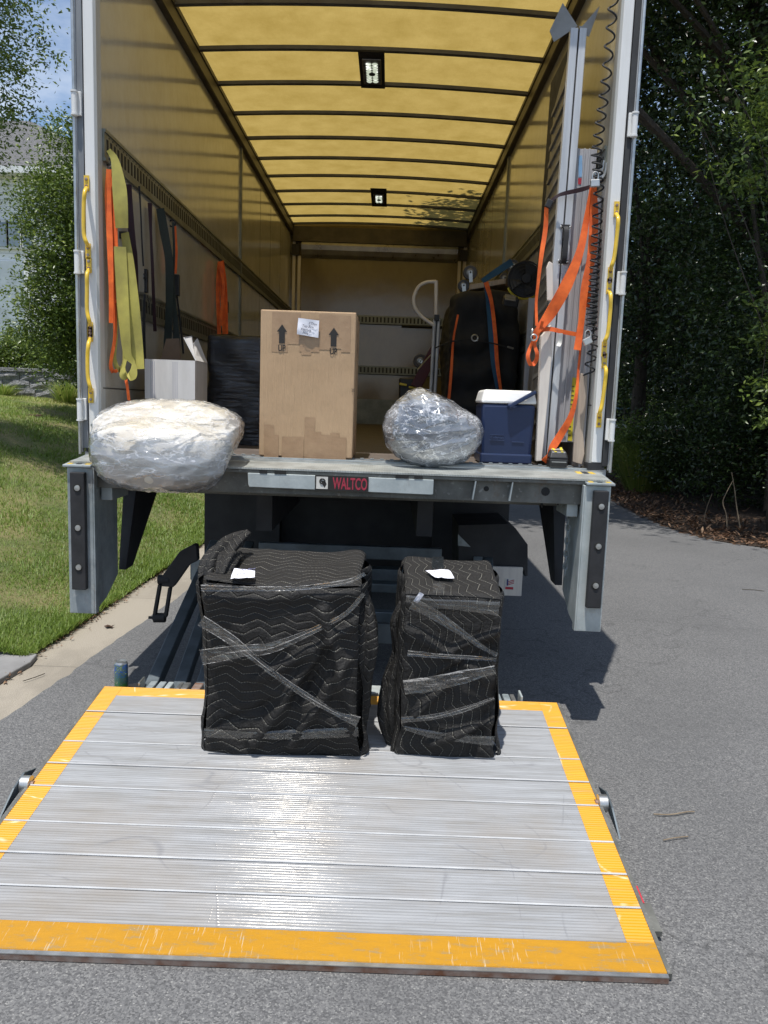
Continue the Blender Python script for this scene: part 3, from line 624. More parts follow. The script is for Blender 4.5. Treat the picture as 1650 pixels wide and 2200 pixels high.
# right-hand woodland
tree('overhanging_oak', 'biggest dark oak on the right, its canopy spreading over the road', (7.4, 8.2, .2),
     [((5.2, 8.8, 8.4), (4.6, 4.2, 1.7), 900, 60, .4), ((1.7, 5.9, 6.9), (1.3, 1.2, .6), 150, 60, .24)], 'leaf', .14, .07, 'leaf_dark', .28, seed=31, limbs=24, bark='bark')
RT = [('understorey_tree', 'leafy tree at the roadside bend, nearest on the right', (5.6, 6.9, .2), [((5.6, 7.4, 3.6), (1.35, 1.5, 3.0), 330, 70, .24), ((4.9, 6.9, 5.3), (1.2, 1.2, 1.4), 110, 60, .22)], .09, .04),
      ('understorey_tree', 'dark tree right beside the truck, behind its rear door', (5.2, 12.0, .3), [((5.0, 11.6, 5.0), (1.9, 1.9, 3.5), 380, 70, .28)], .11, .05),
      ('understorey_tree', 'tree filling the gap behind the roadside trees', (8, 16.5, .3), [((7.2, 16, 5.5), (3.6, 2.2, 4.6), 420, 70, .4)], .15, .07),
      ('understorey_tree', 'tree at the right edge of the picture, half hidden by the nearest one', (8.3, 9.6, .3), [((8.0, 9.8, 4.6), (2.3, 2.2, 4.2), 420, 70, .32)], .12, .055)]
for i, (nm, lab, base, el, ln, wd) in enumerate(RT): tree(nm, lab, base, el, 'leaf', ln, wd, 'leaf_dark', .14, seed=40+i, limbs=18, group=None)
tree('added_bright_tree', 'added young tree on the right, its paler leaves standing in for sunlit sprays', (4.95, 5.75, .1),  # tree added for brighter patches; sunlight is put into the paler leaf colour
     [((4.2, 4.9, 4.6), (.75, .5, .7), 34, 45, .16), ((4.75, 5.2, 2.7), (.45, .4, .6), 26, 45, .13), ((4.5, 5.0, 1.6), (.3, .3, .3), 6, 40, .1)], 'leaf', .09, .035, 'leaf_oak', .03, seed=77, limbs=14)
BS = [(5.9, 6.2, .75, 'roadside bush at the mulch corner'), (5.35, 7.7, .8, 'bush just past the mulch corner'), (5.1, 9.5, .8, 'bush midway along the shaded road edge'), (5.0, 11.0, .7, 'lower bush beyond the gap by the rear door'),
      (7.4, 5.6, 1., 'bush at the right edge of the picture'), (6.8, 7.6, 1.3, 'tall bush behind the mulch corner'), (6.5, 10.5, 1.4, 'tall bush under the oak'), (5.2, 13.2, .55, 'small far bush in the gap')]
for i, (x, y, s, lab) in enumerate(BS):
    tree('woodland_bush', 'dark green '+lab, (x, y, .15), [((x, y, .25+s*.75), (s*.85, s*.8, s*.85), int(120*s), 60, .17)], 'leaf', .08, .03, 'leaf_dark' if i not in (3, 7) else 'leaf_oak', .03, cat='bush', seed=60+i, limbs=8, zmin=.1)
for i, (u, v, lab) in enumerate(((1335, 862, 'sunlit yellow-green bush glowing beyond the trees beside the truck'), (1462, 900, 'small sunlit bush seen through the dark trees'))):
    p = aY(u, v, 15.5); tree('sunlit_bush', lab, (p.x, p.y, .3), [((p.x, p.y, p.z), (.7, .5, .35), 50, 50, .14)], 'leaf', .07, .04, 'leaf_bright', .02, cat='bush', seed=80+i, limbs=4)
# tall weeds at the roadside gap
for i, (u, v, n) in enumerate(((1330, 1040, 1300), (1385, 1050, 1100))):
    p = aZ(u, v, .05); tuft('weed_clump', ['tall green weeds growing at the road edge right beside the truck', 'tall green weeds right of the clump beside the truck'][i], (p.x, min(p.y, 10.5), .05), n, .95, .55, 90+i)
# wood behind everything
P, c_ = clumps((12, 32, 4), (25, 4, 6.5), 2600, 70, .75, np.random.default_rng(5)); P = P[P[:, 2] > 0]; V, F, t = leaf_geo(P, .3, .18); w_ = np_mesh('far_wood', V, F, 'leaf_dark', None, t); w_['kind'] = 'stuff'
# brick planter, screen, thin saplings
pl = thing('garden_wall', 'low brick garden wall with pale coping glimpsed through the trees', 'wall', (7.2, 14.6, .2)); a = aY(1310, 918, 14.6); c = aY(1352, 940, 14.6); e2 = aY(1465, 940, 14.6)
MB().bx(a.x, e2.x, 14.6, 14.8, .0, a.z).build('brickwork', 'brick', pl); MB().bx(a.x-.03, e2.x+.03, 14.56, 14.84, a.z+.002, a.z+.09).build('coping', 'siding_trim', pl)
sc_ = thing('fence_screen', 'dark screen panel with a teal top rail beyond the trees', 'fence', (6.8, 15.3, .2)); a = aY(1312, 874, 15.3); c = aY(1366, 912, 15.3)
MB().bx(a.x, c.x, 15.3, 15.33, .3, a.z-.05).build('panel', 'rubber', sc_); b = MB(); b.bx(a.x, c.x, 15.27, 15.35, a.z-.05, a.z).build('top_rail', 'sticker_blue', sc_)
for x in (a.x+.03, (a.x+c.x)/2, c.x-.03): MB().bx(x-.025, x+.025, 15.25, 15.29, .2, a.z).build('post', 'beam_metal', sc_)
def sapling(lab, pts, r, Y):
    q = cat_rom([aY(u, v, Y) for u, v in pts], 5); tag(MB().tube(q, [r*(1-.6*i/len(q)) for i in range(len(q))], 6).build('sapling_stem', 'bark_pale', smooth=True), lab, 'sapling', 'bare saplings at the mulch corner')
sapling('bare pale sapling stem with a kink at the mulch corner', [(1562, 1133), (1560, 1105), (1553, 1080), (1560, 1060), (1576, 1030)], .008, 5.75)
sapling('straighter bare sapling stem, right one of the pair at the mulch corner', [(1590, 1135), (1582, 1085), (1578, 1050), (1572, 1015)], .008, 5.7)
sapling('thin dark sapling stem left of the pale pair', [(1512, 1120), (1518, 1092), (1530, 1060)], .006, 6.1)

# sticks and leaf on the road
for (pts, r, lab) in (([(1404, 1749), (1440, 1750), (1478, 1744), (1492, 1744)], .0035, 'longer pale twig on the asphalt right of the lift platform'), ([(1425, 1805), (1450, 1800), (1478, 1797)], .003, 'shorter pale twig below the long one on the asphalt'),
                      ([(50, 1463), (75, 1455), (96, 1447)], .003, 'thin twig lying on the concrete gutter'), ([(1594, 1266), (1618, 1267), (1642, 1270)], .004, 'dark twig on the asphalt at the right edge')):
    tag(MB().tube(cat_rom([aZ(u, v, .012) for u, v in pts], 4), r*.75, 6).build('twig', 'bark_pale' if 'pale' in lab else 'bark'), lab, 'twig')
p = aZ(235, 1345, .012); b = MB(); b.add([p+Vector((.035*math.cos(a)*(1 if i % 2 else .55), .035*math.sin(a)*(1 if i % 2 else .55), .006*math.sin(a*3))) for i, a in enumerate(np.linspace(0, 6.283, 11)[:-1])], [tuple(range(10))]); b.v += [q-Vector((0, 0, .002)) for q in b.v]; b.f.append(tuple(range(19, 9, -1))); b.mi.append(0)
tag(b.build('fallen_leaf', 'dead_leaf'), 'dark fallen leaf on the concrete gutter', 'leaf')
# ================================================================== TRUCK
TK = thing('box_truck', 'white moving truck with open rear doors, ribbed yellow translucent roof and lowered liftgate', 'truck')
W = 1.2; DZ = 1.2; ZC = 3.83; LN = 7.11
MB().bx(-1.2, 1.2, .02, LN, DZ-.06, DZ, None).build('cargo_floor', 'deck_floor', TK)
b = MB(); b.bx(-1.2, 1.2, .0, .02, DZ-.06, DZ+.004); b.bx(-1.2, 1.2, .10, .112, DZ, DZ+.004)
for i in range(48): b.box((-1.17+i*.05, .106, DZ+.006), (.018, .012, .006))
b.build('floor_edge_strip', 'galvanised', TK)
for sx in (-1, 1):
    wl = MB().bx(sx*W, sx*(W+.045), .02, LN, DZ-.08, ZC+.02).build('side_wall', 'wall_panel', TK)
    b = MB()
    for y, ww in ((3.48, .06),): b.bx(sx*W, sx*(W-.012), y, y+ww, DZ, ZC-.02); b.bx(sx*(W-.012), sx*(W-.016), y+.012, y+ww-.012, DZ, ZC-.02)
    b.build('wall_post', 'track_steel', wl)
    b = MB()
    for y in (4.6, 5.3, 6.1): b.bx(sx*W, sx*(W-.0015), y, y+.006, DZ+.3, ZC-.05)
    b.bx(sx*W, sx*(W-.002), .03, LN, DZ+.31, DZ+.316)
    for y in (.25, .5, 1.0): b.cyl((sx*W, y, DZ+.22), (sx*(W-.003), y, DZ+.22), .008, 8)
    b.build('panel_seam', 'trim_dark', wl)
    b = MB(); b.bx(sx*W, sx*(W-.035), .06, LN-.02, ZC-.13, ZC-.002); b.bx(sx*(W-.035), sx*(W-.043), .06, LN-.02, ZC-.03, ZC); b.bx(sx*(W-.035), sx*(W-.04), .06, LN-.02, ZC-.125, ZC-.115)
    b.build('roof_rail', 'rail_steel', TK)
    b = MB(); prev = sx*W
    MB().bx(sx*W, sx*(W-.02), .05, LN, DZ, DZ+.012).build('floor_rail', 'rail_steel', TK)
    for z in (2.60, 1.92):
        b = MB(); y0 = .06 if z > 2 or sx > 0 else .5
        b.bx(sx*W, sx*(W-.012), y0, LN, z, z+.115, 'track_steel'); b.bx(sx*W, sx*(W-.018), y0, LN, z+.115, z+.13, 'track_steel'); b.bx(sx*W, sx*(W-.018), y0, LN, z-.015, z, 'track_steel')
        y = y0+.03
        while y < LN-.04: b.bx(sx*(W-.0105), sx*(W-.0135), y, y+.022, z+.025, z+.09, 'slot_dark'); b.bx(sx*(W-.0105), sx*(W-.0135), y+.03, y+.036, z+.1, z+.107, 'slot_dark'); y += .0508
        b.build('cargo_track', None, TK)
# roof: cambered translucent sheet and bows
def roofz(x): return ZC+.036*(1-(x/1.2)**2)
nb = 24; b = MB(); V = []
for j, y in enumerate((-.02, LN+.03)):
    for i in range(nb+1): x = -1.24+2.48*i/nb; V.append(Vector((x, y, roofz(x)+.0)))
V2 = [p+Vector((0, 0, .004)) for p in V]; n_ = nb+1
b.add(V, [(i, i+1, n_+i+1, n_+i) for i in range(nb)]); b.build('roof_panel', 'roof_fibreglass', TK, smooth=2)
bow_y = [.60, 1.21, 1.82, 2.40, 3.01, 3.62, 4.21, 4.81, 5.40, 5.99, 6.58, 7.0]
for y in bow_y:
    b = MB(); P = []
    for i in range(nb+1): x = -1.165+2.33*i/nb; P.append((x, roofz(x)))
    for (x0, z0), (x1, z1) in zip(P, P[1:]): b.hexa([(x0, y-.019, z0-.025), (x0, y+.019, z0-.025), (x0, y+.024, z0-.003), (x0, y-.024, z0-.003)], [(x1, y-.019, z1-.025), (x1, y+.019, z1-.025), (x1, y+.024, z1-.003), (x1, y-.024, z1-.003)])
    b.build('roof_bow', 'bow_steel', TK)
for (y0, y1, s) in ((1.80, 2.42, 1.), (5.20, 5.99, .9)):
    ym = (y0+y1)/2; z = roofz(0)-.030; L = MB().bx(-.09, .09, y0, y1, z-.006, z).build('dome_light', 'rubber', TK)
    MB().bx(-.066*s, .066*s, ym-.21*s, ym+.21*s, z-.018, z-.0065).build('bezel', 'lens_bezel', L, bevel=.01)
    b = MB()
    for k in range(8):
        for m in range(2): b.lathe(((-.022+.044*m)*s, ym+(-.147+.042*k)*s, z-.02), [(.001, -.007), (.016*s, -.004), (.021*s, 0)], 12)
    b.build('lens', 'led_lens', L, smooth=True)
    b = MB(); b.lathe((0, ym, z-.03), [(.001, -.004), (.022, -.002), (.024, .01)], 14); b.build('sensor', 'rubber', L)
    b = MB()
    for sx in (-1, 1):
        for q in (-.12, .0, .12): b.cyl((sx*.052*s, ym+q*s, z-.022), (sx*.052*s, ym+q*s, z-.012), .005, 8)
    b.build('screw', 'tool_black', L)
# front wall
fwl = MB().bx(-1.2, 1.2, LN, LN+.05, DZ, ZC+.04).build('front_wall', 'front_panel', TK)
MB().bx(-1.16, 1.16, LN-.10, LN-.002, 3.60, 3.79).build('front_header', 'rail_steel', fwl)
b = MB(); pr = [(LN-.012, 3.40), (LN-.05, 3.44), (LN-.075, 3.50), (LN-.085, 3.56), (LN-.08, 3.598)]
for (ya, za), (yb, zb) in zip(pr, pr[1:]): b.add([(-1.05, ya, za), (1.05, ya, za), (1.05, yb, zb), (-1.05, yb, zb), (-1.05, ya+.006, za), (1.05, ya+.006, za), (1.05, yb+.006, zb), (-1.05, yb+.006, zb)], [(0, 1, 2, 3), (7, 6, 5, 4), (0, 3, 7, 4), (1, 5, 6, 2), (0, 4, 5, 1), (3, 2, 6, 7)])
b.build('front_cove', 'front_chrome', fwl, smooth=True)
for sx in (-1, 1):
    b = MB(); b.bx(sx*1.17, sx*1.13, LN-.05, LN-.003, DZ, 3.6); b.bx(sx*1.10, sx*1.06, LN-.04, LN-.003, DZ, 3.42); b.build('corner_post', 'cream_board', fwl)
    MB().bx(sx*1.18, sx*1.08, LN-.09, LN-.052, 3.42, 3.56).build('corner_bracket', 'trim_dark', fwl)
for z in (2.56, 1.885):
    b = MB(); b.bx(-1.05, 1.12, LN-.014, LN-.002, z, z+.11, 'track_steel'); b.bx(-1.05, 1.12, LN-.02, LN-.014, z-.01, z, 'slot_dark'); x = -1.03
    while x < 1.1: b.bx(x, x+.022, LN-.0165, LN-.0125, z+.02, z+.09, 'slot_dark'); x += .0508
    b.build('cargo_track', None, fwl)
MB().bx(-1.2, 1.2, LN-.006, LN-.001, DZ, DZ+.34).build('kick_plate', 'track_steel', fwl)
# rear frame
for sx in (-1, 1):
    zt = 3.95
    fr = MB(); fr.bx(sx*1.256, sx*1.208, -.012, .05, DZ+.035, zt); fr.build('rear_post', 'white_paint', TK, bevel=.004)
    b = MB(); b.prism([(sx*1.208, -.008, DZ+.03), (sx*1.199, .0, DZ+.03), (sx*1.199, .058, DZ+.03), (sx*1.208, .05, DZ+.03)], (0, 0, zt-DZ-.03)); b.build('post_reveal', 'grey_reveal', TK)
    MB().bx(sx*1.27, sx*1.19, -.014, .07, DZ-.0, DZ+.033).build('post_foot', 'rubber', TK)
    # door swung right round against the side of the body: only its edge shows
    d = MB().bx(sx*1.262, sx*1.302, .0, 1.15, DZ+.03, zt).build('rear_door', 'white_paint', TK)
    MB().bx(sx*1.259, sx*1.286, -.016, -.002, DZ+.02, zt).build('edge_trim', 'dark_seal' if sx > 0 else 'trim_grey', d)
    MB().bx(sx*1.2865, sx*1.305, -.022, -.002, DZ+.0, zt).build('edge_rail', 'aluminium', d)
    b = MB(); b.cyl((sx*1.296, -.026, DZ-.01), (sx*1.296, -.026, zt), .0075, 10); b.build('lock_rod', 'zinc', d, smooth=True)
    vs = [(225, 175), (565, 530), (880, 860)] if sx < 0 else [(270, 0), (610, 0), (925, 0)]
    for (v, _) in vs:
        z = aY(176 if sx < 0 else 1340, v, -.02).z; h = MB()
        h.bx(sx*1.262, sx*1.285, -.03, -.0165, z-.05, z+.055); h.build('hinge', 'white_paint', TK, bevel=.003)
        hh = C.objects[-1]; k = MB()
        k.cyl((sx*1.288, -.040, z-.045), (sx*1.288, -.040, z+.045), .0135, 14); k.cyl((sx*1.288, -.040, z+.046), (sx*1.288, -.040, z+.054), .0165, 14); k.cyl((sx*1.288, -.040, z-.054), (sx*1.288, -.040, z-.046), .0165, 14); k.build('knuckle', 'white_paint', hh, smooth=True)
MB().bx(-1.256, 1.256, -.02, .08, 3.87, 4.05).build('rear_header', 'white_paint', TK, bevel=.004)
def handle(pts, Y, yo=.05):
    g = [aY(u, v, -.02-(yo if i not in (0, len(pts)-1) else 0)*1.) for i, (u, v) in enumerate(pts)]
    P = cat_rom(g, 6); o = MB().tube(P, .0095, 10).build('grab_handle', 'yellow_paint', TK, smooth=True)
    for e_, dr in ((g[0], 1), (g[-1], -1)):
        f = MB(); f.box((e_.x, -.018, e_.z+.022*dr), (.024, .006, .07), 'yellow_paint')
        for q in (.008, .04): f.lathe((e_.x, -.0215, e_.z+q*dr), [(.0072, 0), (.007, -.004), (.001, -.005)], 8, 'Y', 'rusty')
        f.build('mount_pad', None, o)
handle([(186, 404), (182, 413), (180, 440), (180, 500), (186, 522), (189, 529)], 0)
handle([(191, 580), (187, 590), (187, 620), (187, 665), (192, 690), (194, 698)], 0)
handle([(194, 728), (190, 740), (188, 770), (189, 810), (194, 832), (195, 840)], 0)
handle([(1324, 460), (1328, 470), (1326, 500), (1320, 550), (1314, 572), (1312, 580)], 0)
handle([(1308, 625), (1312, 636), (1311, 670), (1306, 715), (1300, 732), (1299, 740)], 0)
handle([(1298, 785), (1302, 795), (1300, 820), (1294, 865), (1289, 885), (1288, 893)], 0)

# rear sill and dock step
DS = MB(); DS.prism([(-1.222, -.34, 1.172), (1.212, -.34, 1.172), (1.235, -.0, 1.186), (-1.25, 0, 1.186)], (0, 0, .008)); DS.build('dock_step', 'tread_plate', TK)
b = MB(); b.bx(-1.25, 1.25, -.02, -.001, 1.19, 1.198); b.bx(-1.25, 1.25, -.075, -.062, 1.186, 1.196); b.build('step_strip', 'zinc', TK)
b = MB(); b.bx(-1.12, 1.12, -.30, -.28, 1.06, 1.17); b.bx(-1.12, 1.12, -.335, -.30, 1.155, 1.17); b.bx(-1.12, 1.12, -.05, -.02, 1.02, 1.17)
sill = b.build('rear_sill', 'beam_metal', TK, bevel=.002)
b = MB()
for (u, v, r_) in ((1045, 1050, .012), (1265, 1057, .012), (1172, 1056, .02), (700, 1030, .01)):
    p = aY(u, v, -.301); b.lathe((p.x, -.3005, p.z), [(r_, 0), (r_, -.002), (.001, -.003)], 12, 'Y')
b.build('sill_hole', 'slot_dark', sill)
b = MB()
for u in (1018, 1097):
    p = aY(u, 1046, -.31); b.box((p.x, -.318, 1.112), (.006, .036, .085), None, (0, .12, 0))
b.build('sill_rib', 'galvanised', sill)
a = aY(532, 1018, -.36); c = aY(931, 1062, -.36); PL = MB()
PL.prism([(aY(532, 1018, -.345)[0], -.345, aY(532, 1016, -.345).z), (c.x, -.345, aY(931, 1031, -.345).z), (c.x, -.345, aY(931, 1062, -.345).z), (c.x-.01, -.345, aY(925, 1063, -.345).z), (a.x+.005, -.345, aY(536, 1046, -.345).z), (a.x, -.345, aY(531, 1040, -.345).z)], (0, .012, 0))
plate = PL.build('step_plate', 'galvanised_light', TK, bevel=.002)
b = MB()
for (u0, u1) in ((558, 574), (590, 615), (850, 878), (890, 908)):
    p, q = aY(u0, 1009+(u0-530)*.036, -.343), aY(u1, 1016+(u1-530)*.036, -.343); b.bx(p.x, q.x, -.347, -.3455, q.z, p.z)
b.build('plate_slot', 'slot_dark', plate)
# lettered plate
n0 = aY(677, 1022, -.35); n1 = aY(791, 1057, -.35); cx = (n0.x+n1.x)/2; zc_ = (aY(734, 1039, -.35).z); hw = (n1.x-n0.x)/2; hh = .0335
tl = -.0016
NP = MB().bx(n0.x, n1.x, -.3492, -.3472, zc_-hh, zc_+hh).build('nameplate', 'print_black', TK)
text_mesh('WALTCO', .073, 'red_print', 'lettering', NP, (n0.x+.158, -.3494, zc_-.0245), (1, 0, 0), (0, 0, 1), sx=.49, bold=.0016)
q0 = n0.x+.006; b = MB(); b.bx(q0, q0+.052, -.3504, -.3494, zc_-.027, zc_+.028); b.build('emblem', 'white_web', NP)
b = MB(); P = [Vector((q0+.026+.014*math.cos(t)*(1-.1*t), -.3512, zc_+.006+.014*math.sin(t)*(1-.08*t))) for t in np.linspace(.2, 5.2, 20)]; b.ribbon(P, .0045, .001, wd=(0, 0, 1), smooth=1)
E_ = MB(); E_.tube(P, .0032, 6); E_.add([(q0+.018, -.3508, zc_+.012), (q0+.04, -.3508, zc_+.008), (q0+.047, -.3508, zc_-.004), (q0+.038, -.3508, zc_-.022), (q0+.03, -.3508, zc_-.012), (q0+.026, -.3508, zc_+.0)], [(0, 1, 2, 3, 4, 5)]); E_.build('emblem_mark', 'print_black', NP)
# dock bumpers
for sx in (-1, 1):
    xo, xi = (-1.226, -1.112) if sx < 0 else (1.214, 1.10); PB = (lambda q: (abs(xi)+(abs(xo)-abs(xi))*q)*sx)
    b = MB(); b.bx(xo, xi, -.36, -.345, .482, 1.155); b.bx(xi, xi-sx*.008, -.36, -.32, .482, 1.155)
    b.prism([(xi, -.3445, 1.15), (xi, -.3445, .49), (xi, -.20, .52), (xi, -.04, .60), (xi, -.04, 1.15)], (sx*.008, 0, 0)); b.bx(xo, xo-sx*.008, -.3445, -.26, .49, 1.15)
    b.box(((xo+xi)/2, -.27, .56), (.11, .14, .008)); b.box(((xo+xi)/2, -.27, .80), (.11, .14, .008))
    bp = b.build('dock_bumper', 'galvanised' if sx < 0 else 'galvanised_light', TK, bevel=.003)
    ra, rb_ = (aY(152, 1150, -.39).x, aY(183, 1150, -.39).x) if sx < 0 else (aY(1277, 1060, -.39).x, aY(1309, 1060, -.39).x); xc = (ra+rb_)/2
    rp_ = MB().bx(ra, rb_, -.392, -.3605, .60, 1.135).build('rubber_pad', 'rubber', bp, bevel=.004)
    for z in (.705, .885, 1.065): b = MB(); b.lathe((xc, -.3925, z), [(.019, .004), (.019, -.0005), (.015, -.001)], 16, 'Y', 'slot_dark'); b.lathe((xc+.002, -.3936, z), [(.0135, 0), (.0125, -.004), (.001, -.005)], 12, 'Y', 'zinc'); b.build('bolt', None, bp, smooth=True)
    b = MB(); b.prism([(xo+sx*.012, -.38, 1.157), (xi, -.38, 1.157), (xi, -.05, 1.182), (xo+sx*.03, -.05, 1.182)], (0, 0, .01)); b.build('bumper_cap', 'galvanised', TK, bevel=.002)
    b = MB()
    for k in range(3): b.prism([(xo-sx*.04*k, -.36, 1.1685), (xo-sx*(.022+.04*k), -.36, 1.1685), (xo-sx*(.04+.03*k), -.07, 1.1925), (xo-sx*(.015+.03*k), -.07, 1.1925)], (0, 0, .0015), 'yellow_paint' if k != 1 else 'rubber')
    b.build('hazard_tape', None, TK)
    # black strut behind
    b = MB(); b.hexa([(sx*1.12, .10, 1.12), (sx*1.12, .62, 1.12), (sx*1.05, .62, 1.12), (sx*1.05, .10, 1.12)], [(xi+sx*.0, -.03, .62), (xi, .08, .62), (xi-sx*.035, .08, .62), (xi-sx*.035, -.03, .62)]); b.build('bumper_strut', 'black_steel', TK)
    b = MB(); b.bx(xi-sx*.009, xi-sx*.06, -.28, -.055, 1.0, 1.155); b.build('bumper_bracket', 'galvanised' if sx < 0 else 'galvanised_light', TK, bevel=.003)
# chain on the right bumper
b = MB(); z = 1.03; k = 0
while z > .70: 
    b.tube([Vector((1.07+(.010*math.cos(a) if k % 2 else 0), -.20+(0 if k % 2 else .010*math.cos(a)), z+.019*math.sin(a))) for a in np.linspace(0, 6.283, 13)[:-1]], .0032, 6, closed=True); z -= .031; k += 1
b.build('safety_chain', 'galvanised', TK, smooth=True)
b = MB(); b.torus((1.0, -.1, 1.03), .04, .006, 'Y', arc=math.pi*1.1); b.build('cable_loop', 'rubber', TK, smooth=True)
# chassis, axle, wheels, flaps
b = MB(); b.bx(-.45, -.37, .1, 9, .82, 1.08); b.bx(.37, .45, .1, 9, .82, 1.08); b.bx(-1.2, 1.2, .2, .26, 1.04, 1.14)
for y in np.arange(.6, 7, .6): b.bx(-1.2, 1.2, y, y+.05, 1.08, 1.14)
b.bx(-.37, .37, 1.2, 1.28, .85, 1.0); b.build('chassis', 'black_steel', TK)
MB().cyl((-1.0, 2.6, .5), (1.0, 2.6, .5), .08).lathe((0, 2.6, .5), [(.05, -.2), (.2, -.1), (.22, 0), (.2, .1), (.05, .2)], 16, 'X').build('axle', 'black_steel', TK, smooth=True)
for sx in (-1, 1):
    for x in (.72, 1.02):
        wh = MB().lathe((sx*x, 2.6, .5), [(.30, -.12), (.46, -.125), (.495, -.09), (.5, 0), (.495, .09), (.46, .125), (.30, .12)], 36, 'X').build('tyre', 'tyre', TK, smooth=True)
        MB().lathe((sx*x, 2.6, .5), [(.05, -.05), (.2, -.04), (.295, -.11), (.3, .11), (.1, .09)], 28, 'X').build('rim', 'galvanised', wh, smooth=True)
    MB().prism([(sx*1.09, 1.7, 1.1), (sx*.55, 1.7, 1.1), (sx*.55, 1.7, .14), (sx*1.09, 1.7, .14)], (0, .012, 0)).build('mud_flap', 'black_steel', TK)
MB().bx(-.56, .56, 1.9, 1.92, .25, 1.1).build('flap_gap_sheet', 'black_steel', TK)  # plain black sheet closing the space between the mud flaps
for sx in (-1, 1): MB().bx(sx*1.29, sx*1.25, 0.02, LN, DZ-.12, DZ-.0).build('skirt_rail', 'aluminium', TK)
# ---- liftgate
LG = MB(); LG.bx(-.99, 1.05, .90, 1.0, .36, .47); 
LG.build('underride_beam', 'arm_steel', TK, bevel=.004)
pn = MB(); p, q = aY(1068, 1228, .86), aY(1120, 1281, .86); pn.bx(p.x-.2, q.x, .86, .885, q.z, p.z+.03); pe = pn.build('pump_panel', 'cream_board', TK, bevel=.003)
s0, s1_ = aY(1085, 1243, .858), aY(1104, 1268, .858); st = MB().bx(s0.x, s1_.x, .857, .8595, s1_.z, s0.z).build('sticker', 'white_web', pe)
b = MB(); wx = s1_.x-s0.x; wz = s0.z-s1_.z
for k in range(3): b.ribbon([(s0.x+wx*.35, .8562, s1_.z+wz*(.45+.14*k)), (s0.x+wx*.65, .8562, s1_.z+wz*(.55+.14*k)), (s0.x+wx*.97, .8562, s1_.z+wz*(.62+.14*k))], wz*.06, .0008, wd=(0, 0, 1), m='flag_red', smooth=3)
b.bx(s0.x+wx*.08, s0.x+wx*.92, .8558, .8569, s1_.z+wz*.06, s1_.z+wz*.28, 'flag_red'); b.bx(s0.x+wx*.2, s0.x+wx*.36, .8558, .8569, s1_.z+wz*.4, s1_.z+wz*.95, 'flag_blue'); b.build('sticker_print', None, st)
pb = MB(); f0 = [aY(u, v, .9) for u, v in ((985, 1240), (985, 1128), (1093, 1125), (1108, 1135), (1134, 1170), (1134, 1238), (1127, 1238), (1126, 1226))]
pb.prism(f0, (0, .5, 0)).build('pump_housing', 'black_steel', TK, bevel=.003)
p = aY(1012, 1172, .87); MB().prism([aY(984, 1148, .87), aY(1011, 1175, .87), aY(984, 1172, .87)], (0, .01, 0)).build('housing_gusset', 'galvanised', TK)
for xs, xe in ((-.83, -.86), (-.70, -.77), (-.60, -.64), (.62, .80), (.72, .86)):
    b = MB(); b.hexa([(xs-.028, -.50, .10), (xs+.028, -.50, .10), (xs+.028, -.50, .17), (xs-.028, -.50, .17)], [(xe-.028, 1.0, .52), (xe+.028, 1.0, .52), (xe+.028, 1.0, .60), (xe-.028, 1.0, .60)])
    b.build('lift_arm', 'galvanised' if xs == .62 else 'arm_steel', TK, bevel=.004)
for q in ((-.56, .56, .30, .36, .30, .36), (-.56, .56, .85, .898, .54, .62), (-.55, .55, .5, .6, .42, .47), (-.55, .55, -.46, -.40, .10, .16)): MB().bx(*q).build('cross_member', 'arm_steel', TK, bevel=.004)
p, q = aY(818, 1341, .15), aY(866, 1384, .15); b = MB(); b.bx(p.x-.3, q.x+.3, .15, .165, q.z, p.z, 'arm_steel'); r_ = aY(848, 1362, .149); b.bx(r_.x-.003, r_.x+.003, .148, .1505, r_.z-.02, r_.z+.02, 'slot_dark'); b.build('valve_plate', None, TK, bevel=.003)
p, q = aY(795, 1462, -.50), aY(836, 1494, -.50); MB().bx(p.x-.03, q.x+.05, -.53, -.43, .16, .215).build('hinge_block', 'galvanised_light', TK, bevel=.004)
# folding opener arm, left
Yo = .35; b = MB()
b.prism([aY(u, v, Yo) for u, v in ((350, 1235), (385, 1186), (415, 1170), (422, 1172), (424, 1205), (405, 1215), (372, 1262), (347, 1260))], (0, .06, 0)); op = b.build('opener_arm', 'black_steel', TK, bevel=.004)
for (u0, v0, u1, v1) in ((344, 1255, 331, 1330), (366, 1262, 356, 1325)): p, q = aY(u0, v0, Yo+.02), aY(u1, v1, Yo+.02); MB().ribbon([p, q], .017, .035, smooth=1).build('link', 'black_steel', op, bevel=.002)
a, c = aY(331, 1327, Yo+.02), aY(355, 1327, Yo+.02); MB().cyl(a, c, .027, 16).cyl(a-Vector((.03, 0, 0)), a, .008, 8).build('roller', 'rubber', op, smooth=True)
a = aY(345, 1245, Yo+.02); MB().cyl(a-Vector((.012, 0, 0)), a+Vector((.05, 0, 0)), .026, 14).build('pivot', 'rubber', op, smooth=True)
p, q = aY(411, 1203, .80), aY(424, 1252, .80); MB().bx(p.x, q.x+.05, .80, .81, q.z, p.z).build('stand_plate', 'galvanised', TK)

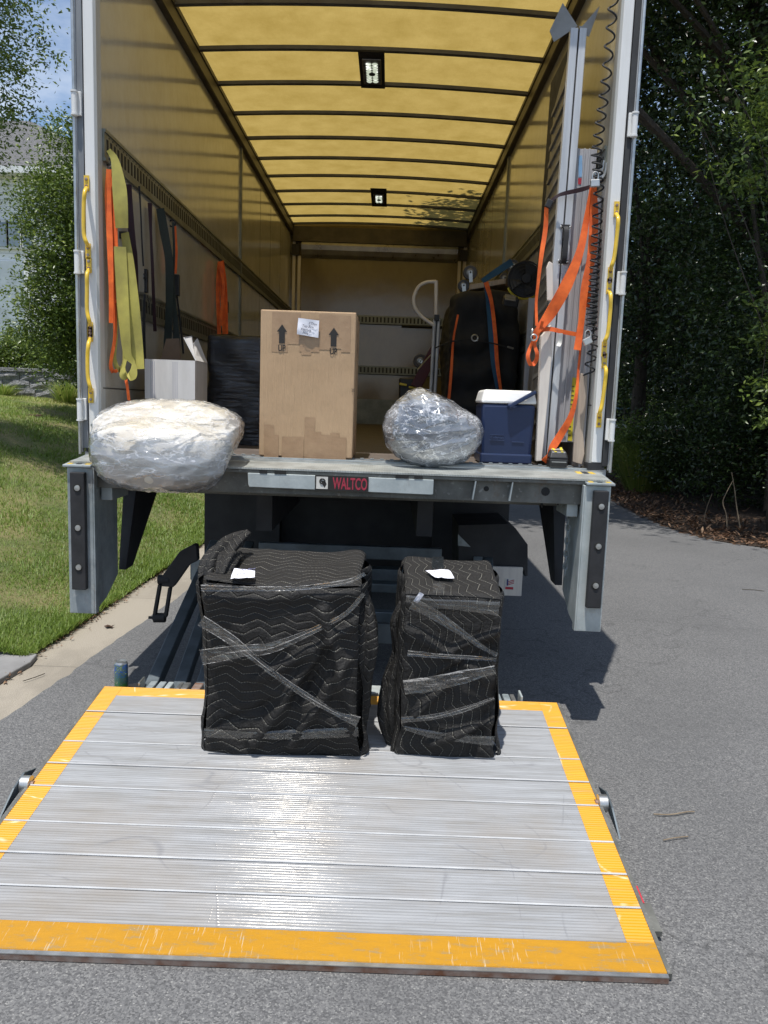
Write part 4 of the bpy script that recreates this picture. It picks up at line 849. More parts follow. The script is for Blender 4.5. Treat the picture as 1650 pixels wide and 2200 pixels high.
# platform (own tilted frame: x right, y up-slope towards the truck)
A0 = Vector((-.0057, -1.9775, .03)); TI = math.atan2(.2074-.03, 1.9775-.5434); PL_ = math.hypot(.2074-.03, 1.9775-.5434); HW = .998
pn_ = Vector((0, -math.sin(TI), math.cos(TI))); py_ = Vector((0, math.cos(TI), math.sin(TI)))
def onplat(u, v): return aP(u, v, A0, pn_)
def ploc(u, v): q = onplat(u, v)-A0; return q.x, q.dot(py_)
PF = MB().bx(-HW+.01, HW-.01, .05, PL_-.01, -.042, -.012).build('liftgate_platform', 'arm_steel', TK, org=A0, rot=(TI, 0, 0))
def psub(b, name, mat, bevel=0, smooth=False):
    o = b.build(name, mat, TK, org=A0, rot=(TI, 0, 0), bevel=bevel, smooth=smooth); o.parent = PF; o.location = (0, 0, 0); o.rotation_euler = (0, 0, 0); return o
yN = ploc(455, 1992)[1]; seams = [ploc(455, v)[1] for v in (1537, 1603, 1651, 1701, 1778, 1846, 1917)]; BW = .078; yB = ploc(253, 1493)[1]
RP = .0112; RH = .00125
def ribbed(x0, x1, ya, yb):
    b = MB(); n = int((yb-ya)/RP*8); ys_ = [ya+(yb-ya)*i/n for i in range(n+1)]
    V = [];  zz = [RH*(math.cos(6.28318*y/RP)-1) for y in ys_]
    for y, z in zip(ys_, zz): V += [Vector((x0, y, z)), Vector((x1, y, z))]
    b.add(V, [(2*i, 2*i+1, 2*i+3, 2*i+2) for i in range(n)]); k = len(b.v)
    b.add([(x0, ya, zz[0]-1e-5), (x1, ya, zz[0]-1e-5), (x1, yb, zz[-1]-1e-5), (x0, yb, zz[-1]-1e-5), (x0, ya, -.0115), (x1, ya, -.0115), (x1, yb, -.0115), (x0, yb, -.0115)], [(0, 1, 5, 4), (1, 2, 6, 5), (2, 3, 7, 6), (3, 0, 4, 7), (4, 5, 6, 7)])
    return b
psub(ribbed(-HW+BW, HW-BW, yN, yB), 'deck_plate', 'ribbed_aluminium', smooth=2)
psub(ribbed(-HW, -HW+BW, yN, PL_), 'yellow_border', 'ribbed_yellow', smooth=2); psub(ribbed(HW-BW, HW, yN, PL_), 'yellow_border', 'ribbed_yellow', smooth=2); psub(ribbed(-HW+BW, HW-BW, yB, PL_), 'yellow_border', 'ribbed_yellow', smooth=2)
b = MB(); b.prism([(-HW, yN-.001, 0), (-HW, yN-.001, -.028), (-HW, .006, -.022), (-HW, 0, -.006), (-HW, .004, -.001)], (2*HW, 0, 0)); psub(b, 'nose_plate', 'worn_yellow')
psub(MB().bx(-HW-.001, HW+.001, -.012, -.0005, -.022, -.004), 'nose_edge', 'rusty')
psub(MB().bx(-HW-.001, HW+.001, -.0125, -.0002, -.0038, -.0012), 'nose_wear_edge', 'zinc')
b = MB()
for s in seams: b.bx(-HW+.001, HW-.001, s-.0035, s+.0035, .0005, .002)
psub(b, 'plank_seam', 'seam_bright')
for sx in (-1, 1):
    b = MB(); b.prism([(sx*(HW+.001), 0, -.02), (sx*(HW+.001), PL_, -.06), (sx*(HW+.001), PL_, -.001), (sx*(HW+.001), 0, -.001)], (sx*.012, 0, 0)); psub(b, 'side_rail', 'beam_metal')
    u, v = ((70, 1682) if sx < 0 else (1285, 1722)); yy = ploc(u, v)[1]
    b = MB(); b.lathe((sx*(HW+.018), yy, -.006), [(.02, -.016), (.03, -.015), (.03, .015), (.02, .016)], 18, 'X', 'zinc'); b.lathe((sx*(HW+.018), yy, -.006), [(.012, -.026), (.012, .026)], 12, 'X', 'rusty'); psub(b, 'roller', None, smooth=True)
    b = MB(); b.prism([(sx*(HW+.036), yy-.16, -.03), (sx*(HW+.036), yy-.05, .012), (sx*(HW+.036), yy+.03, .02), (sx*(HW+.036), yy+.12, -.02)], (sx*.006, 0, 0)); psub(b, 'roller_guard', 'arm_steel')
b = MB(); yy = ploc(1405, 1965)[1]; b.bx(HW+.013, HW+.04, yy-.05, yy+.06, -.03, -.012, 'beam_metal'); psub(b, 'side_latch', None)
yy = ploc(1372, 1915)[1]; psub(MB().bx(HW+.013, HW+.022, yy-.035, yy+.035, -.03, -.01), 'side_reflector', 'flag_red')
for (u, w_, m_) in ((303, .010, 'zinc'), (325, .03, 'galvanised'), (345, .03, 'galvanised'), (362, .025, 'galvanised_light'), (385, .018, 'zinc'), (398, .03, 'zinc'), (423, .04, 'rusty'), (1072, .025, 'galvanised'), (1090, .03, 'galvanised'), (1104, .02, 'zinc'), (1120, .01, 'galvanised_light')):
    p = aY(u, 1478, -.50); b = MB(); b.bx(p.x-w_/2, p.x+w_/2, -.53, -.45, .12, .205 if w_ > .015 else .225); b.build('hinge_lug', m_, TK, bevel=.004)
MB().cyl((-.92, -.485, .165), (.92, -.485, .165), .013, 10).build('hinge_pin', 'rusty', TK, smooth=True)
MB().prism([(-1.0, -.535, .12), (-.78, -.535, .12), (-.78, -.30, .12), (-.95, -.29, .12), (-1.0, -.34, .12)], (0, 0, .012)).build('heel_plate', 'black_steel', TK, bevel=.002)
# ================================================================== CARGO AND LOOSE THINGS
def fbm(p, s, o=4): return mnoise.fractal(Vector(p)*s, 1., 2., o)
def surf_box(w_, d_, h_, n, disp, uvrot=0, r=.03):
    """subdivided rounded box, local frame: x centred, y 0 (front) .. d, z 0..h; disp(p, nrm, face)->Vector offset"""
    V = []; F = []; UV = []
    def face(o, ux, uy, nu, nv, nm, uvf):
        b0 = len(V)
        for i in range(nu+1):
            for j in range(nv+1):
                p = Vector(o)+Vector(ux)*(i/nu)+Vector(uy)*(j/nv); V.append((p, nm)); UV.append(uvf(p))
        for i in range(nu):
            for j in range(nv): a = b0+i*(nv+1)+j; F.append((a, a+nv+1, a+nv+2, a+1))
    nx, ny, nz_ = max(4, int(w_/n)), max(4, int(d_/n)), max(4, int(h_/n)); x0 = -w_/2
    face((x0, 0, 0), (w_, 0, 0), (0, 0, h_), nx, nz_, 'front', lambda p: (p.x, p.z)); face((x0, d_, 0), (w_, 0, 0), (0, 0, h_), nx, nz_, 'back', lambda p: (p.x, p.z))
    face((x0, 0, h_), (w_, 0, 0), (0, d_, 0), nx, ny, 'top', lambda p: (p.x, h_+p.y)); face((x0, 0, 0), (0, d_, 0), (0, 0, h_), ny, nz_, 'left', lambda p: (x0-p.y, p.z)); face((-x0, 0, 0), (0, d_, 0), (0, 0, h_), ny, nz_, 'right', lambda p: (-x0+p.y, p.z))
    face((x0, 0, 0), (w_, 0, 0), (0, d_, 0), 2, 2, 'bottom', lambda p: (p.x, p.y))
    out = []
    for p, f in V:
        q = p.copy(); c = Vector((min(max(q.x, x0+r), -x0-r), min(max(q.y, r), d_-r), min(max(q.z, .0), h_-r))); dl = q-c
        if dl.length > r: q = c+dl.normalized()*r
        out.append(q+disp(q, f))
    return out, F, UV
def build_uv(name, V, F, UV, mat, parent, org, rot, weld=.0015):
    me = bpy.data.meshes.new(name); me.from_pydata([tuple(v) for v in V], [], F); uvl = me.uv_layers.new(name='UVMap')
    li = np.zeros(len(me.loops), dtype=np.int32); me.loops.foreach_get('vertex_index', li); uvl.data.foreach_set('uv', np.array(UV, dtype=np.float32)[li].ravel())
    bm = bmesh.new(); bm.from_mesh(me); bmesh.ops.remove_doubles(bm, verts=bm.verts, dist=weld); bmesh.ops.recalc_face_normals(bm, faces=bm.faces); bm.to_mesh(me); bm.free()
    me.polygons.foreach_set('use_smooth', [True]*len(me.polygons)); me.materials.append(MATS[mat])
    o = bpy.data.objects.new(name, me); C.objects.link(o); o.parent = parent; o.location = Vector(org)-parent.location; o.rotation_euler = rot or (0, 0, 0); o['_w'] = tuple(org); return o
def bx_disp(seed, amp, folds, w_, h_, d_):
    def f(p, face):
        s = Vector((p.x+seed, p.y, p.z)); o = Vector((mnoise.noise(s*5+Vector((9, 0, 0))), mnoise.noise(s*5), mnoise.noise(s*5+Vector((0, 9, 0)))))*amp*.6
        k = 0
        for (ax, az, bx_, bz, wd, am) in folds:   # fold ridge along a segment on the front
            t = Vector((bx_-ax, bz-az)); L2 = t.length_squared; q = Vector((p.x-ax, p.z-az)); tt = max(0, min(1, q.dot(t)/L2)); dd = (q-t*tt).length
            dd += .012*mnoise.noise(Vector((p.x*9, p.z*9, seed)))
            k += am*math.exp(-(dd/wd)**2)*(1-.5*abs(tt-.5))
        e_ = mnoise.ridged_multi_fractal(Vector((p.x*2.2+p.z*1.8+seed, p.z*1.0-p.x*.7, p.y*2)), 1., 2., 3, 1., 2.)*amp*.9-amp*.8
        if face == 'front': o.y -= k+e_
        elif face == 'top': o.z += e_*.6
        elif face == 'left': o.x -= e_+amp*.6*math.sin(p.y*30)
        elif face == 'right': o.x += e_+amp*.8*math.sin(p.y*34+p.z*7)
        fl = max(0, 1-p.z/.10); o.x += (p.x/w_)*.03*fl*(1+mnoise.noise(s*7)); o.z *= min(1, p.z/.03)
        return o
    return f
def sausage(P, R, mat, name, parent, org, rot=None, seed=1, ridges=5, amp=.25, flat=.6, n=10, seg=40):
    Q = cat_rom([Vector(p) for p in P], n); m = len(Q); V = []; UV = []; pu = Vector((0, -1, 0)); dist = 0
    for i, p in enumerate(Q):
        a, b_ = Q[max(0, i-1)], Q[min(m-1, i+1)]; t = (b_-a).normalized(); pu = (pu-t*pu.dot(t)); pu = pu.normalized() if pu.length > 1e-3 else t.orthogonal(); q = t.cross(pu)
        f = i/(m-1)*(len(R)-1); k = min(int(f), len(R)-2); r = R[k]*(1-(f-k))+R[k+1]*(f-k); dist += (Q[i]-Q[i-1]).length if i else 0
        for j in range(seg):
            an = 6.2832*j/seg; rr = r*(1+amp*math.sin(an*ridges+seed+i*.09)+amp*1.2*mnoise.noise(Vector((math.cos(an)*2, math.sin(an)*2, dist*7+seed))))
            V.append(p+(pu*math.cos(an)*flat+q*math.sin(an))*rr); UV.append((an*.06, dist))
    F = [(i*seg+j, i*seg+(j+1) % seg, (i+1)*seg+(j+1) % seg, (i+1)*seg+j) for i in range(m-1) for j in range(seg)]+[tuple(range(seg-1, -1, -1)), tuple(range((m-1)*seg, m*seg))]
    return build_uv(name, V, F, UV, mat, parent, org, rot)
FT = (TI, 0, 0)
def wrapped(label, uc, v0, wpx0, wpx1, h_, d_, mat, seed, folds, amp=.012):
    a, c = onplat(wpx0, v0), onplat(wpx1, v0+8); org = Vector(((a.x+c.x)/2, (a.y+c.y)/2, (a.z+c.z)/2+.002)); w_ = c.x-a.x
    T = thing('wrapped_item', label, 'wrapped furniture', org, 'blanket-wrapped furniture on the liftgate')
    V, F, UV = surf_box(w_, d_, h_, .0085, bx_disp(seed, amp, folds, w_, h_, d_)); build_uv('moving_blanket', V, F, UV, mat, T, org, FT)
    return T, org, w_
def frontpt(org, u, v, off=.012): return aP(u, v, Vector(org)-py_*off, py_)
def toppt(org, h_, u, v, off=.008): return aP(u, v, Vector(org)+pn_*(h_+off), pn_)
def tape(T, org, pts, wpx, name='stretch_tape', off=.02, seed=0):
    P = [frontpt(org, u, v, off) for u, v in pts]; px = 2.95/FPX; ws = [x*px for x in (wpx if isinstance(wpx, (list, tuple)) else [wpx]*len(P))]
    # crumpled ribbon: several lengthwise strips with noise
    Q = cat_rom(P, 14); n = len(Q); K = 7; V = []
    for i, p in enumerate(Q):
        t = (Q[min(i+1, n-1)]-Q[max(i-1, 0)]).normalized(); Wd = py_.cross(t).normalized(); f = i/(n-1)*(len(ws)-1); k = min(int(f), len(ws)-2); w_ = ws[k]*(1-(f-k))+ws[k+1]*(f-k)
        for j in range(K):
            e_ = j/(K-1)-.5; z = .004*mnoise.noise(Vector((i*.06+seed, j*1.7, seed)))+.0025*math.sin(j*2.2+seed)
            V.append(p+Wd*w_*e_*(1+.15*mnoise.noise(Vector((i*.1, seed, 0))))-py_*(z+.002))
    b = MB(); b.add(V, [(i*K+j, i*K+j+1, (i+1)*K+j+1, (i+1)*K+j) for i in range(n-1) for j in range(K-1)]); return b.build(name, 'tape_film', T, smooth=2)
def note(T, pts3, lines=(), name='paper_note', up_=None):
    b = MB(); A = [Vector(p) for p in pts3]; nn = (A[1]-A[0]).cross(A[3]-A[0]).normalized()
    if nn.dot(CAM-A[0]) < 0: nn = -nn
    n = 6; V = [A[0].lerp(A[1], i/n).lerp(A[3].lerp(A[2], i/n), j/n)+nn*(.004+.006*mnoise.noise(Vector((i*.7, j*.7, A[0].x*9)))) for i in range(n+1) for j in range(n+1)]
    b.add(V+[p-nn*.0004 for p in V], [(i*7+j, i*7+j+1, i*7+j+8, i*7+j+7) for i in range(n) for j in range(n)]+[(49+i*7+j, 49+i*7+j+7, 49+i*7+j+8, 49+i*7+j+1) for i in range(n) for j in range(n)])
    o = b.build(name, 'paper', T, smooth=2); ux = (A[1]-A[0]); uy = (A[3]-A[0])
    for (s, fx, fy, sz, sl, mt) in lines:
        oo = A[0]+ux*fx+uy*fy+nn*.011; text_mesh(s, sz, mt, 'handwriting', o, oo, ux, uy, sx=.9, depth=.0002, shear=.3, align='LEFT')
    return o
# --- left wrapped item
T, og, w_ = wrapped('wider black quilted-blanket bundle, left of the two on the lift platform', 0, 1618, 440, 768, .69, .43, 'blanket_a', 1.3,
    [(-.10, .06, .14, .42, .024, .034), (.04, .05, .24, .40, .022, .03), (.15, .60, .28, .16, .028, .038), (.20, .50, .05, .22, .018, -.026), (-.25, .10, .10, .28, .018, -.016), (-.1, .3, .28, .56, .02, .024), (-.24, .36, .0, .46, .018, .02), (-.28, .62, .25, .66, .02, .014)], .02)
hL = .69
tape(T, og, [(432, 1262), (520, 1264), (640, 1262), (740, 1250), (784, 1232)], [14, 12, 9, 12, 8], seed=1)
tape(T, og, [(432, 1332), (500, 1376), (570, 1432), (640, 1482), (720, 1530), (770, 1550)], [26, 22, 14, 14, 12, 26], seed=2, off=.034)
tape(T, og, [(432, 1412), (520, 1398), (580, 1392), (660, 1360), (740, 1320), (782, 1275)], [34, 28, 24, 14, 10, 8], seed=3, off=.027)
tape(T, og, [(438, 1574), (540, 1580), (640, 1578), (770, 1572)], [22, 18, 22, 24], seed=4, off=.018)
note(T, [toppt(og, hL, 495, 1246, .012), toppt(og, hL, 547, 1242, .012), toppt(og, hL, 548, 1228, .02), toppt(og, hL, 503, 1223, .014)], [('Gran Bed', .12, .58, .02, 0, 'ink_pale'), ('base', .2, .2, .02, 0, 'ink_pale')])
R0 = og+Vector((w_/2, 0, 0))
lf = lambda x, y, z: og+Vector((x, 0, 0))+py_*y+pn_*z
sausage([lf(w_/2-.005, .09, .64), lf(w_/2+.012, .07, .56), lf(w_/2+.016, .06, .45), lf(w_/2+.0, .07, .28), lf(w_/2-.012, .08, .1), lf(w_/2-.01, .08, .01)], [.02, .035, .05, .045, .035, .03], 'blanket_a', 'blanket_gather', T, og*0, None, 3, 4, .18, .9).location = -og
sausage([lf(-w_/2+.01, .03, .60), lf(-w_/2+.01, .12, .69), lf(-w_/2+.035, .22, .735), lf(-w_/2+.075, .30, .755), lf(-w_/2+.115, .34, .775)], [.018, .04, .042, .028, .012], 'blanket_a', 'blanket_knot', T, og*0, None, 7, 4, .25, .8).location = -og
sausage([lf(-w_/2+.05, .08, .68), lf(-w_/2+.06, .18, .715), lf(-w_/2+.085, .28, .70)], [.02, .035, .02], 'blanket_a', 'blanket_knot', T, og*0, None, 11, 5, .25, .8).location = -og
# --- right wrapped item
T, og, w_ = wrapped('narrower black quilted-blanket bundle, right of the two on the lift platform', 0, 1620, 850, 1060, .66, .43, 'blanket_b', 4.7,
    [(-.17, .52, .14, .33, .018, .02), (-.1, .28, .14, .46, .018, -.022), (-.14, .26, .1, .45, .014, .02), (-.05, .05, .18, .16, .02, .026), (-.17, .12, .0, .30, .02, .024), (.1, .02, .18, .28, .018, -.016), (-.02, .42, .17, .52, .014, .018)], .015)
hR = .66
tape(T, og, [(872, 1286), (930, 1296), (990, 1300), (1072, 1308)], [14, 18, 24, 30], seed=5, off=.016)
tape(T, og, [(885, 1296), (930, 1318), (990, 1358), (1040, 1392), (1068, 1408)], [26, 24, 14, 10, 8], seed=6, off=.032)
tape(T, og, [(876, 1402), (940, 1408), (1010, 1412), (1066, 1416)], [14, 10, 9, 8], seed=7, off=.022)
tape(T, og, [(868, 1476), (930, 1468), (1000, 1452), (1064, 1438)], [34, 36, 30, 20], seed=8, off=.024)
tape(T, og, [(862, 1546), (930, 1540), (1000, 1522), (1062, 1500)], [14, 14, 12, 8], seed=9, off=.02)
tape(T, og, [(868, 1564), (930, 1578), (1000, 1588), (1062, 1592)], [10, 18, 20, 22], seed=10, off=.018)
note(T, [toppt(og, hR, 934, 1242, .012), toppt(og, hR, 976, 1244, .012), toppt(og, hR, 964, 1224, .016), toppt(og, hR, 914, 1228, .01)], [('Bed side', .2, .55, .016, 0, 'ink_pale'), ('table', .3, .2, .016, 0, 'ink_pale')])
note(T, [frontpt(og, 888, 1290, .03), frontpt(og, 897, 1295, .03), frontpt(og, 911, 1276, .03), frontpt(og, 902, 1271, .03)], [], 'paper_tag')
b = MB()
for (u0, v0, u1, v1) in ((928, 1196, 953, 1222),): b.add([toppt(og, hR, u0, v1, .012), toppt(og, hR, u1, v1, .012), toppt(og, hR, u1, v0, .012), toppt(og, hR, u0, v0, .012)], [(0, 1, 2, 3)])
b.build('top_tape', 'tape_film', T)
b = MB(); b.add([frontpt(og, 930, 1274, .014), frontpt(og, 956, 1274, .014), frontpt(og, 956, 1253, .014), frontpt(og, 930, 1253, .014)], [(0, 1, 2, 3)]); b.build('corner_tape', 'tape_film', T)
lf = lambda x, y, z: og+Vector((x, 0, 0))+py_*y+pn_*z
sausage([lf(-w_/2+.01, .1, .58), lf(-w_/2-.012, .09, .50), lf(-w_/2+.0, .09, .38), lf(-w_/2-.02, .09, .25), lf(-w_/2-.025, .08, .12), lf(-w_/2+.0, .08, .01)], [.018, .028, .024, .038, .042, .035], 'blanket_b', 'blanket_gather', T, og*0, None, 5, 4, .25, .9).location = -og

# --- tall cardboard box
Yb = .06; a = aY(556, 990, Yb); x0 = aY(558, 830, Yb).x-.0; x1 = aY(761, 835, Yb).x; zt = aY(660, 668, Yb).z
CBX = thing('cardboard_box', 'tall brown cardboard box with two UP arrows at the middle of the truck sill', 'box', ((x0+x1)/2, Yb+.2, DZ+.004))
b = MB(); b.bx(x0, x1, Yb, Yb+.40, DZ+.006, zt); bo = b.build('carton', 'cardboard', CBX, bevel=.006)
b = MB(); b.bx(x0-.001, x1+.001, Yb+.19, Yb+.25, zt+.0003, zt+.001); b.bx(x1+.0002, x1+.0012, Yb+.17, Yb+.24, zt-.2, zt); b.build('lid_tape', 'packing_tape', bo)
tp = MB(); K = 0
def tpq(u0, v0, u1, v1, e=.0012):
    global K; K += 1; yy = Yb-e-.00013*K; p, q = aY(u0, v0, Yb), aY(u1, v1, Yb); tp.bx(max(p.x, x0+.004), min(q.x, x1-.004), yy, yy+.0001, q.z, p.z)
for q in ((585, 670, 618, 757), (618, 672, 645, 740), (645, 684, 686, 757), (648, 740, 668, 763), (686, 675, 712, 752), (712, 677, 742, 750), (735, 678, 752, 757), (568, 912, 588, 985), (588, 934, 598, 985), (606, 938, 632, 986), (628, 938, 652, 986), (655, 896, 675, 986), (675, 928, 689, 986), (690, 934, 712, 988), (710, 930, 728, 988), (727, 940, 743, 988)):
    if q[0] == 568: tp.build('packing_tape', 'packing_tape', bo); tp = MB()
    tpq(*q)
tp.build('packing_tape', 'packing_tape', bo)
yy = Yb-.0042
for (u, v) in ((606, 718), (717, 725)):
    c = aY(u, v, Yb); s = aY(u+10, v, Yb).x-c.x
    b = MB(); b.prism([(c.x-s*.62, yy, c.z-s*1.9), (c.x+s*.62, yy, c.z-s*1.9), (c.x+s*.62, yy, c.z+s*.5), (c.x+s*1.12, yy, c.z+s*.5), (c.x, yy, c.z+s*2.05), (c.x-s*1.12, yy, c.z+s*.5), (c.x-s*.62, yy, c.z+s*.5)], (0, .0002, 0)); b.build('arrow_print', 'print_black', bo)
    text_mesh('UP', .042, 'print_black', 'up_print', bo, (c.x, yy, c.z-s*3.55), (1, 0, 0), (0, 0, 1), sx=.72, depth=.0001, bold=.0009)
c = aY(757, 838, Yb); text_mesh('30', .02, 'print_black', 'edge_print', bo, (x1-.012, yy, c.z), (0, 0, -1), (1, 0, 0), depth=.0001)
q = [aY(u, v, Yb-.012) for u, v in ((638, 718), (684, 726), (686, 689), (641, 683))]
note(CBX, q, [("S'Than", .5, .72, .017, 0, 'ink'), ('Top Box', .2, .50, .018, 0, 'ink'), ('Kitchen', .16, .28, .018, 0, 'ink'), ('Pans', .25, .08, .018, 0, 'ink')])

# --- film-wrapped bundles
def bundle(name, label, cat, fn, inner, film, parts_extra=None, group=None, nu=220, nv=140, off=.006, seed=0, loc=None):
    T = thing(name, label, cat, loc)
    for (nm, mt, o_, am, fr) in (('filling', inner, 0, .012, 4), ('plastic_wrap', film, off, .004, 10)):
        V = []
        for i in range(nu):
            for j in range(nv+1):
                th, ph = 6.28318*i/nu, math.pi*(j/nv-.5); p, nn = fn(th, ph); nz_ = mnoise.fractal(p*fr+Vector((seed, 0, 0)), 1., 2., 4)*am
                if nm == 'plastic_wrap': nz_ += .007*(1-abs(mnoise.noise(Vector((p.x*3+p.z*6, p.z*22-p.x*6, p.y*5+seed)))))**3+.004*(1-abs(mnoise.noise(Vector((p.x*20+p.z*9, p.z*8-p.x*6, p.y*7+seed)))))**4
                else: nz_ += .016*(1-abs(mnoise.noise(Vector((p.x*5+p.z*3, p.z*9-p.x*3, p.y*4+seed)))))**2-.012
                V.append(p+nn*(o_+nz_))
        F = [(i*(nv+1)+j, ((i+1) % nu)*(nv+1)+j, ((i+1) % nu)*(nv+1)+j+1, i*(nv+1)+j+1) for i in range(nu) for j in range(nv)]
        b = MB(); b.add(V, F); o = b.build(nm, mt, T, smooth=2, org=T.location)
        bm = bmesh.new(); bm.from_mesh(o.data); bmesh.ops.remove_doubles(bm, verts=bm.verts, dist=.0002); bm.to_mesh(o.data); bm.free()
    return T
Cb = aY(362, 955, -.32)
def f_big(th, ph):
    cx, cy, cz = Cb.x, -.30, 1.356; ex = .62
    c, s = math.cos(th), math.sin(th); cp, sp = math.cos(ph), math.sin(ph); pw = lambda q, e: math.copysign(abs(q)**e, q)
    x = pw(c, .8)*pw(cp, .62); y = pw(s, .8)*pw(cp, .62); z = pw(sp, .7)
    n = Vector((x/.9, y, z*1.6)).normalized(); p = Vector((cx+.305*x, cy+.36*y, cz-.026+.122*z+.012*math.sin(3*x+1)*max(0, z)-.012*x))
    if z < 0 and p.y > -.33: p.z = max(p.z, 1.205)
    fwd = max(0, min(1, (-.26-p.y)/.22)); p.z -= .13*fwd*fwd*(1 if z < .3 else .6); p.x += .03*z*x
    return p, n
bundle('wrapped_bundle', 'large cream comforter bundle in shiny clear film, sagging over the left end of the sill', 'bundle', f_big, 'comforter', 'clear_film', seed=3, loc=(Cb.x, -.3, 1.19))
Cs = aY(922, 925, -.02)
def f_small(th, ph):
    c, s = math.cos(th), math.sin(th); cp, sp = math.cos(ph), math.sin(ph); pw = lambda q, e: math.copysign(abs(q)**e, q)
    x = pw(c, .9)*pw(cp, .8); y = pw(s, .9)*pw(cp, .8); z = pw(sp, .85)
    n = Vector((x, y, z*1.2)).normalized(); zz = .165*z
    top = max(0, z); zz += top*(.038*math.exp(-((x+.35)/.42)**2)-.05*math.exp(-((x-.7)/.4)**2)); xx = .235*x*(1-.22*max(0, -z)**2); xx -= .03*top*(x < 0)*x*0
    p = Vector((Cs.x+xx+.02, -.0+.21*y, 1.358+zz)); p.z = max(p.z, 1.198); return p, n
bundle('wrapped_bundle', 'smaller grey bundle in crinkled clear film, between the tall box and the blue cooler', 'bundle', f_small, 'grey_fabric', 'clear_film_b', seed=8, loc=(Cs.x, 0, 1.2))

# --- cooler
Yc = .12; a, c = aY(1032, 985, Yc), aY(1152, 988, Yc); zt = aY(1090, 838, Yc).z; zl_ = aY(1090, 868, Yc).z; xL, xR = aY(1034, 900, Yc).x, aY(1150, 900, Yc).x; xm = (xL+xR)/2; hw = (xR-xL)/2
CO = thing('cooler', 'blue hard cooler with white lid and blue swing handle', 'cooler', (xm, Yc+.15, DZ+.004))
b = MB(); b.hexa([(xm-hw*.93, Yc+.012, DZ+.006), (xm+hw*.93, Yc+.012, DZ+.006), (xm+hw*.93, Yc+.27, DZ+.006), (xm-hw*.93, Yc+.27, DZ+.006)], [(xm-hw, Yc, zl_), (xm+hw, Yc, zl_), (xm+hw, Yc+.29, zl_), (xm-hw, Yc+.29, zl_)]); cb = b.build('body', 'cooler_blue', CO, bevel=.016)
MB().bx(xm-hw*.95-.003, xm+hw*.95+.003, Yc+.002, Yc+.28, DZ+.005, DZ+.055).build('base', 'cooler_blue', CO, bevel=.008)
b = MB(); z0 = zl_+.002; b.hexa([(xm-hw-.006, Yc-.006, z0), (xm+hw+.006, Yc-.006, z0), (xm+hw+.006, Yc+.296, z0), (xm-hw-.006, Yc+.296, z0)], [(xm-hw*.93, Yc+.014, zt), (xm+hw*.93, Yc+.014, zt), (xm+hw*.93, Yc+.276, zt), (xm-hw*.93, Yc+.276, zt)]); b.build('lid', 'cooler_white', CO, bevel=.012)
p, q = aY(1093, 874, Yc-.02), aY(1151, 842, Yc-.02); b = MB(); b.box(((p.x+q.x)/2, Yc-.02, (p.z+q.z)/2), ((q-p).length, .028, .020), None, (0, -math.atan2(q.z-p.z, q.x-p.x), 0)); b.cyl((p.x+.008, Yc-.03, p.z+.004), (p.x+.008, Yc, p.z+.004), .014, 14); b.build('handle', 'cooler_blue', CO, bevel=.005)
c = aY(1068, 942, Yc); text_mesh('Coleman', .018, 'emboss_blue', 'embossed_logo', cb, (c.x, Yc+.001, c.z), (1, 0, 0), (0, .04, 1), depth=.002); b = MB(); b.bx(c.x-.037, c.x+.037, Yc+.002, Yc+.008, c.z-.010, c.z-.0075); b.bx(c.x-.034, c.x+.034, Yc+.002, Yc+.008, c.z+.017, c.z+.0185); c = aY(1113, 946, Yc); b.bx(c.x-.03, c.x+.03, Yc+.003, Yc+.008, c.z-.010, c.z-.008); b.build('embossed_line', 'emboss_blue', cb)

# --- white carton
Yw = .36; xa, xb = aY(311, 800, Yw).x, aY(419, 800, Yw).x; zt = aY(365, 773, Yw).z
WC = thing('open_carton', 'plain white carton with torn open flaps beside the left wall', 'box', ((xa+xb)/2, Yw+.14, DZ+.004))
b = MB(); b.bx(xa, xb, Yw, Yw+.004, DZ+.006, zt); b.bx(xa, xb, Yw+.276, Yw+.28, DZ+.006, zt); b.bx(xa, xa+.004, Yw+.004, Yw+.276, DZ+.006, zt); b.bx(xb-.004, xb, Yw+.004, Yw+.276, DZ+.006, zt); b.bx(xa, xb, Yw, Yw+.28, DZ+.005, DZ+.01); b.build('carton_body', 'carton_white', WC)
MB().hexa([(xa+.0, Yw+.276, zt), (xa+.12, Yw+.276, zt), (xa+.12, Yw+.28, zt), (xa, Yw+.28, zt)], [(xa+.03, Yw+.30, zt+.13), (xa+.10, Yw+.31, zt+.135), (xa+.10, Yw+.314, zt+.135), (xa+.03, Yw+.304, zt+.13)]).build('back_flap', 'carton_inside', WC)
b = MB(); P = [(xb, Yw+.01, zt), (xb, Yw+.27, zt), (xb-.05, Yw+.26, zt+.12), (xb-.04, Yw+.20, zt+.13), (xb-.05, Yw+.15, zt+.095), (xb-.045, Yw+.10, zt+.135), (xb-.07, Yw+.03, zt+.12)]; b.prism(P, (.004, 0, .002)); b.build('torn_flap', 'carton_white', WC)
b = MB()
for fx in (.12, .155, .19, .56, .60, .64): b.bx(xa+(xb-xa)*fx, xa+(xb-xa)*fx+.0015, Yw-.0006, Yw-.0002, DZ+.02, zt-.01)
b.build('printed_line', 'ink_pale', WC)
